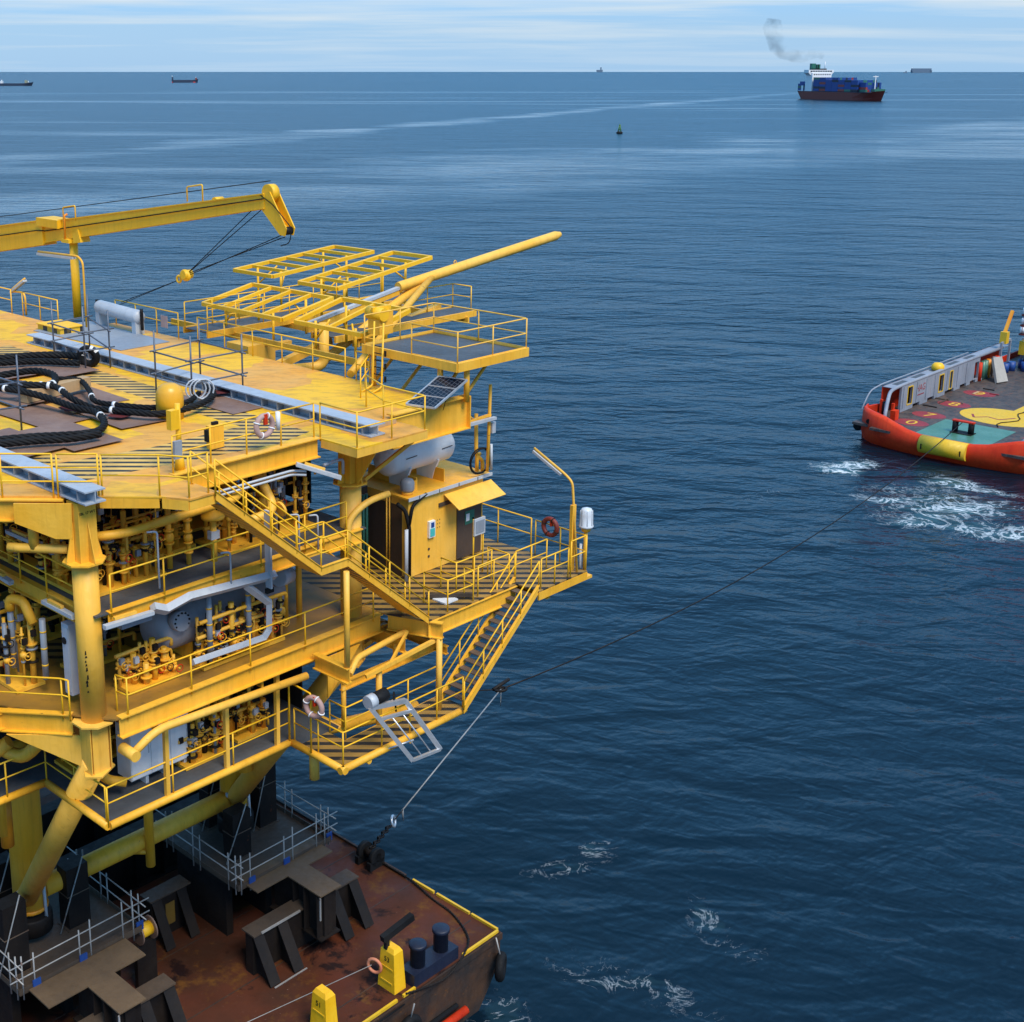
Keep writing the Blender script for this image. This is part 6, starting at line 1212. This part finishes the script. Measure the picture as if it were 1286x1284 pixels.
MB().box(26.6,27.4,7.0,7.7,DZ+3.2,DZ+4.5).part('winch_cover', TYEL, tg); MB().box(29.5,31.6,4.6,6.6,DZ+1.7,DZ+3.2).part('winch_frame', TYEL, tg)
MB().bar((26.9,7.4,DZ+4.2),(28.6,7.4,DZ+6.6),0.3,0.3).part('ladder_arm', YO, tg)
MB().box(33,44,-7,6.6,DZ,DZ+8.5).part('superstructure', MAROON, tg)
t = tg
rz_ = [Pu(1283,389,29.5,TF),Pu(1281,402,29.5,TF),Pu(1279,413,29.5,TF)]
for k_, p in enumerate(rz_):
    r_ = thing('liferaft_canister', ['topmost white life-raft canister on the tug','middle white life-raft canister on the tug','lowest white life-raft canister on the tug, with a dark band'][k_], 'life raft', p, 'white canisters stacked on the tug', TF)
    p = V3(p)+Vector((0,-.35,0)); MB().lathe([(.02,-.05),(.3,0),(.40,.15),(.40,1.15),(.3,1.3),(.02,1.35)],p-Vector((0.4,0,0)),(.5,-.87,0),16).part('canister', WH, r_)
    MB().torus(p-Vector((0.3,.1,0)),.42,.03,(.5,-.87,0),18,5).part('strap', MAROON, r_); MB().box(p.x-.5,p.x+.6,p.y-1.0,p.y+.1,p.z-.6,p.z-.42).part('cradle', MAROON, r_)
    MB().box(p.x+.5,p.x+.7,p.y-.6,p.y-.4,DZ,p.z-.4).part('cradle_post', MAROON, r_)
# ------------------------------------------------------------------ ships and buoy
def shipframe(x, y, heading): return Frame(x, y, heading)
ex0 = Pz(1000,123.5,0,WF); 
hx, hy = 0.285, -0.9585
fs_ = Frame(537, 1600, math.atan2(hy,hx))
L_, B_ = 154.0, 27.0
t = thing('container_ship','maroon container ship with white bridge and stacked blue containers','ship',(0,0,0),fr=fs_)
def hull(t, L, B, zd, mat, name='hull', flare=1.0, bow=.16, sheer=2.5, stern=.06):
    m = MB(); st = [(-.5,.80,.0),(-.47,.94,0),(-.40,1,0),(-.1,1,0),(.25,1,0),(.36,.86,.15),(.44,.5,.6),(.49,.16,.9),(.505,.02,1)]
    vs = []
    for x, wd, s in st:
        for z, k in ((-1,1-s*.75),(zd*.35,1-s*.5),(zd+sheer*s,1.0)):
            e = (z+1)/(zd+1); xx = x*L-(1-e)*s*L*.03+(1-e)*(L*stern if x < -.45 else 0)
            for sg in (-1,1): vs.append((xx,sg*B/2*wd*k,z))
    n = 6; fs = []
    for i in range(len(st)-1):
        for j in (0,2):
            fs.append((i*n+j,(i+1)*n+j,(i+1)*n+j+2,i*n+j+2)); fs.append((i*n+j+1,i*n+j+3,(i+1)*n+j+3,(i+1)*n+j+1))
        fs.append((i*n+4,(i+1)*n+4,(i+1)*n+5,i*n+5))
    fs.append((0,2,4,5,3,1)); m.add(vs, fs, False); return m.part(name, mat, t)
hull(t, L_, B_, 9.0, MAROON); 
MB().box(-74,66,-13.2,13.2,9.02,9.5).part('deck', HULLB, t)
hs = MB().box(-58,-44,-13.4,13.4,9.5,31).part('bridge_block', WH, t); MB().box(-56,-46,-17.5,17.5,31,34.5).part('bridge', WH, t); MB().plate([(-51,-17.5,31),(-51,17.5,31),(-51,11,26),(-51,-11,26)],9.5).part('bridge_taper', WH, t)
for z_ in (24.5,28.5):
    for k_ in range(8): MB().box(-43.98,-43.8,-11.5+3.1*k_,-9.9+3.1*k_,z_,z_+1.2).part('window', DKST, hs)
for k_ in range(9): MB().box(-45.98,-45.7,-15+3.4*k_,-12.4+3.4*k_,32.2,33.6).part('bridge_window', DARKGL, t)
MB().box(-55,-47,-8,8,34.5,36).part('monkey_deck', DKST, t); MB().box(-62,-57.5,-6,-.5,9.5,42).part('funnel', GREEN, t); MB().box(-62,-57.5,1.5,6,9.5,41).part('funnel', GREEN, t); MB().tube((-51,8,36),(-51,8,44),0.5,6).part('mast', WH, t); MB().tube((-50,-2,36),(-50,-2,41),0.7,6).part('mast', DKST, t)
MB().bar((60,0,11),(60,0,28),1.0,1.0).part('foremast', WH, t); MB().bar((60,-3.5,27),(60,3.5,27),.9,.9).part('foremast_yard', WH, t); MB().box(63,70,-7,7,10.5,13.2).part('forecastle', GREEN, t)
MB().box(-66,-62,-13,-8,9.5,16).part('aft_house', WH, t)
cmat = [BLUEC,BLUEC,BLUEC,BLUEC,NAVY,BLUEC,paint('container_red',(0.30,0.03,0.02)),paint('container_green',(0.03,0.14,0.10)),BLUEC,BLUEC]
unit = {}
rd = random.Random(5)
for bay in range(8):
    x0 = -41.5+bay*12.45
    if bay == 7: x0 = 45.6
    for row in range(10):
        w0 = -12.9+2.58*row; top = (6,6,5,6,5,5,5,4)[bay]
        if bay == 7 and (row < 1 or row > 8): continue
        for tier in range(top):
            # only the stack faces in view are separate boxes: outer rows towards the viewer, the top tier and the front bay
            if not (row in (0,1) or tier == top-1 or bay >= 6): continue
            k_ = rd.randrange(len(cmat))
            if k_ not in unit: unit[k_] = MB().box(0,12.1,0,2.44,0,2.6).mesh('container', cmat[k_])
            o = bpy.data.objects.new('container', unit[k_]); COL.objects.link(o); o.parent = t; o.location = (x0,w0,9.9+2.62*tier)
for row in range(10):
    for tier in range(3+(row%3 == 1)):
        k_ = rd.choice((0,1,2,3,7)); 
        if k_ not in unit: unit[k_] = MB().box(0,12.1,0,2.44,0,2.6).mesh('container', cmat[k_])
        o = bpy.data.objects.new('container', unit[k_]); COL.objects.link(o); o.parent = t; o.location = (-73.5,-12.9+2.58*row,10.2+2.62*tier)
MB().box(-41,45,-10,10,9.9,19.5).part('inner_stacks', NAVY, t)
for k_ in range(40):
    MB().box(-40+rd.random()*80,0,0,0,0,0) if False else None
# smoke from the funnel
def smoke():
    m = bpy.data.materials.new('funnel_smoke'); m.use_nodes = True; tt = m.node_tree; tt.nodes.clear(); o = N(tt,'ShaderNodeOutputMaterial')
    pv = N(tt,'ShaderNodeVolumePrincipled'); pv.inputs['Color'].default_value = (.05,.055,.07,1); v = N(tt,'ShaderNodeNewGeometry').outputs['Position']
    nz = N(tt,'ShaderNodeTexNoise',i_Scale=.045,i_Detail=6.0,i_Roughness=.6); LK(tt,v,nz.inputs['Vector'])
    mr = N(tt,'ShaderNodeMapRange',i_1=.44,i_2=.72,i_3=0.0,i_4=0.045); LK(tt,nz.outputs[0],mr.inputs[0]); LK(tt,mr.outputs[0],pv.inputs['Density']); LK(tt,pv.outputs[0],o.inputs['Volume']); return m
m = MB(); spx = [(1034,73,5),(1029,68,7),(1020,68,9),(1008,72,10),(996,70,11),(984,66,12),(976,58,14),(973,46,15),(970,34,16),(972,24,12)]
sp_ = [(*Pu(x,y,1640.0,Frame(0,0,math.pi/2)),r) for x, y, r in spx]
fr90 = Frame(0,0,math.pi/2)
m.sweep([(p[0],p[1],p[2]) for p in sp_],1,14,True,[p[3]*.72 for p in sp_])
m.solo('ship_smoke', smoke(), 'thin grey funnel smoke drifting left from the container ship', 'smoke', None, fr90, 'stuff')
def small_ship(name, label, px, py, dist, lenpx, ang, hullm, deckh, house, cat='ship', topm=WH):
    d = _ray(px, py); k = dist/d.y; x, y = d.x*k, dist; L = lenpx*dist/1700/abs(math.cos(ang)) if abs(math.cos(ang)) > .3 else lenpx*dist/1700
    fr = Frame(x, y, ang); t = thing(name, label, cat, (0,0,0), fr=fr); hull(t, L, L*.16, deckh, hullm)
    for (a, b, h, w_, m_) in house: MB().box(a*L,b*L,-L*w_,L*w_,deckh,deckh+h).part('deckhouse', m_, t)
    MB().tube((house[0][0]*L+L*.02,0,deckh),(house[0][0]*L+L*.02,0,deckh+house[0][2]*1.5),L*.006,6).part('mast', topm, t); MB().tube((.42*L,0,deckh),(.42*L,0,deckh+house[0][2]),L*.006,6).part('foremast', topm, t)
    return t
small_ship('cargo_vessel','small cargo vessel with dark hull and red bottom near the left horizon',232,104,3840,33,math.radians(8),HULLB,7.5,[(-.48,-.42,8,.06,HULLB),(.40,.46,6,.05,MAROON)])
MB().box(-36,30,-5.3,5.3,-.5,2.6).part('boot_topping', RED, bpy.data.objects['cargo_vessel'])
small_ship('cargo_vessel','dark low cargo vessel at the left picture edge',8,108,3051,66,math.radians(3),HULLB,5.5,[(-.1,-.06,5,.05,WH),(.36,.40,7,.05,paint('olive_house',(0.3,0.3,0.2)))])
small_ship('cargo_vessel','tiny ship silhouette on the middle of the horizon',753,89,24000,8,0.0,FARG,40,[(.1,.3,45,.05,FARG)])
small_ship('cargo_vessel','long container ship coloured pale haze blue on the right horizon',1157,91,18000,27,0.0,FARG,30,[(-.46,.44,28,.07,FARG)])
small_ship('cargo_vessel','tiny boat left of the long ship on the right horizon',1137,92,17000,5,0.0,FARG,12,[(.0,.3,14,.05,FARG)])
bx_, by_, _z = Pz(778,168,0,WF); bf = Frame(bx_, by_, 0)
t = thing('navigation_buoy','small green lattice navigation buoy floating in open water','buoy',(0,0,0),fr=bf); gm = paint('buoy_green',(0.03,0.16,0.02),(0.10,0.20,0.01),0.1)
MB().lathe([(1.2,-.4),(1.75,.1),(1.75,.8),(1.3,1.1),(.2,1.15)],(0,0,0),(0,0,1),16).part('float', DKST, t)
for a in range(4): MB().tube((1.05*math.cos(a*1.57+.4),1.05*math.sin(a*1.57+.4),1.0),(.4*math.cos(a*1.57+.4),.4*math.sin(a*1.57+.4),4.2),0.16,6).part('tower_leg', gm, t)
for z_ in (2.0,3.1): MB().lathe([(.85-.1*z_,0),(.85-.1*z_,.7)],(0,0,z_),(0,0,1),8).part('tower_panel', gm, t)
MB().lathe([(.45,0),(.45,.5),(.2,.8),(.02,1.0)],(0,0,4.2),(0,0,1),10).part('lantern', gm, t)
# ------------------------------------------------------------------ tidy up helper properties
for o in bpy.data.objects:
    if '_off' in o: del o['_off']
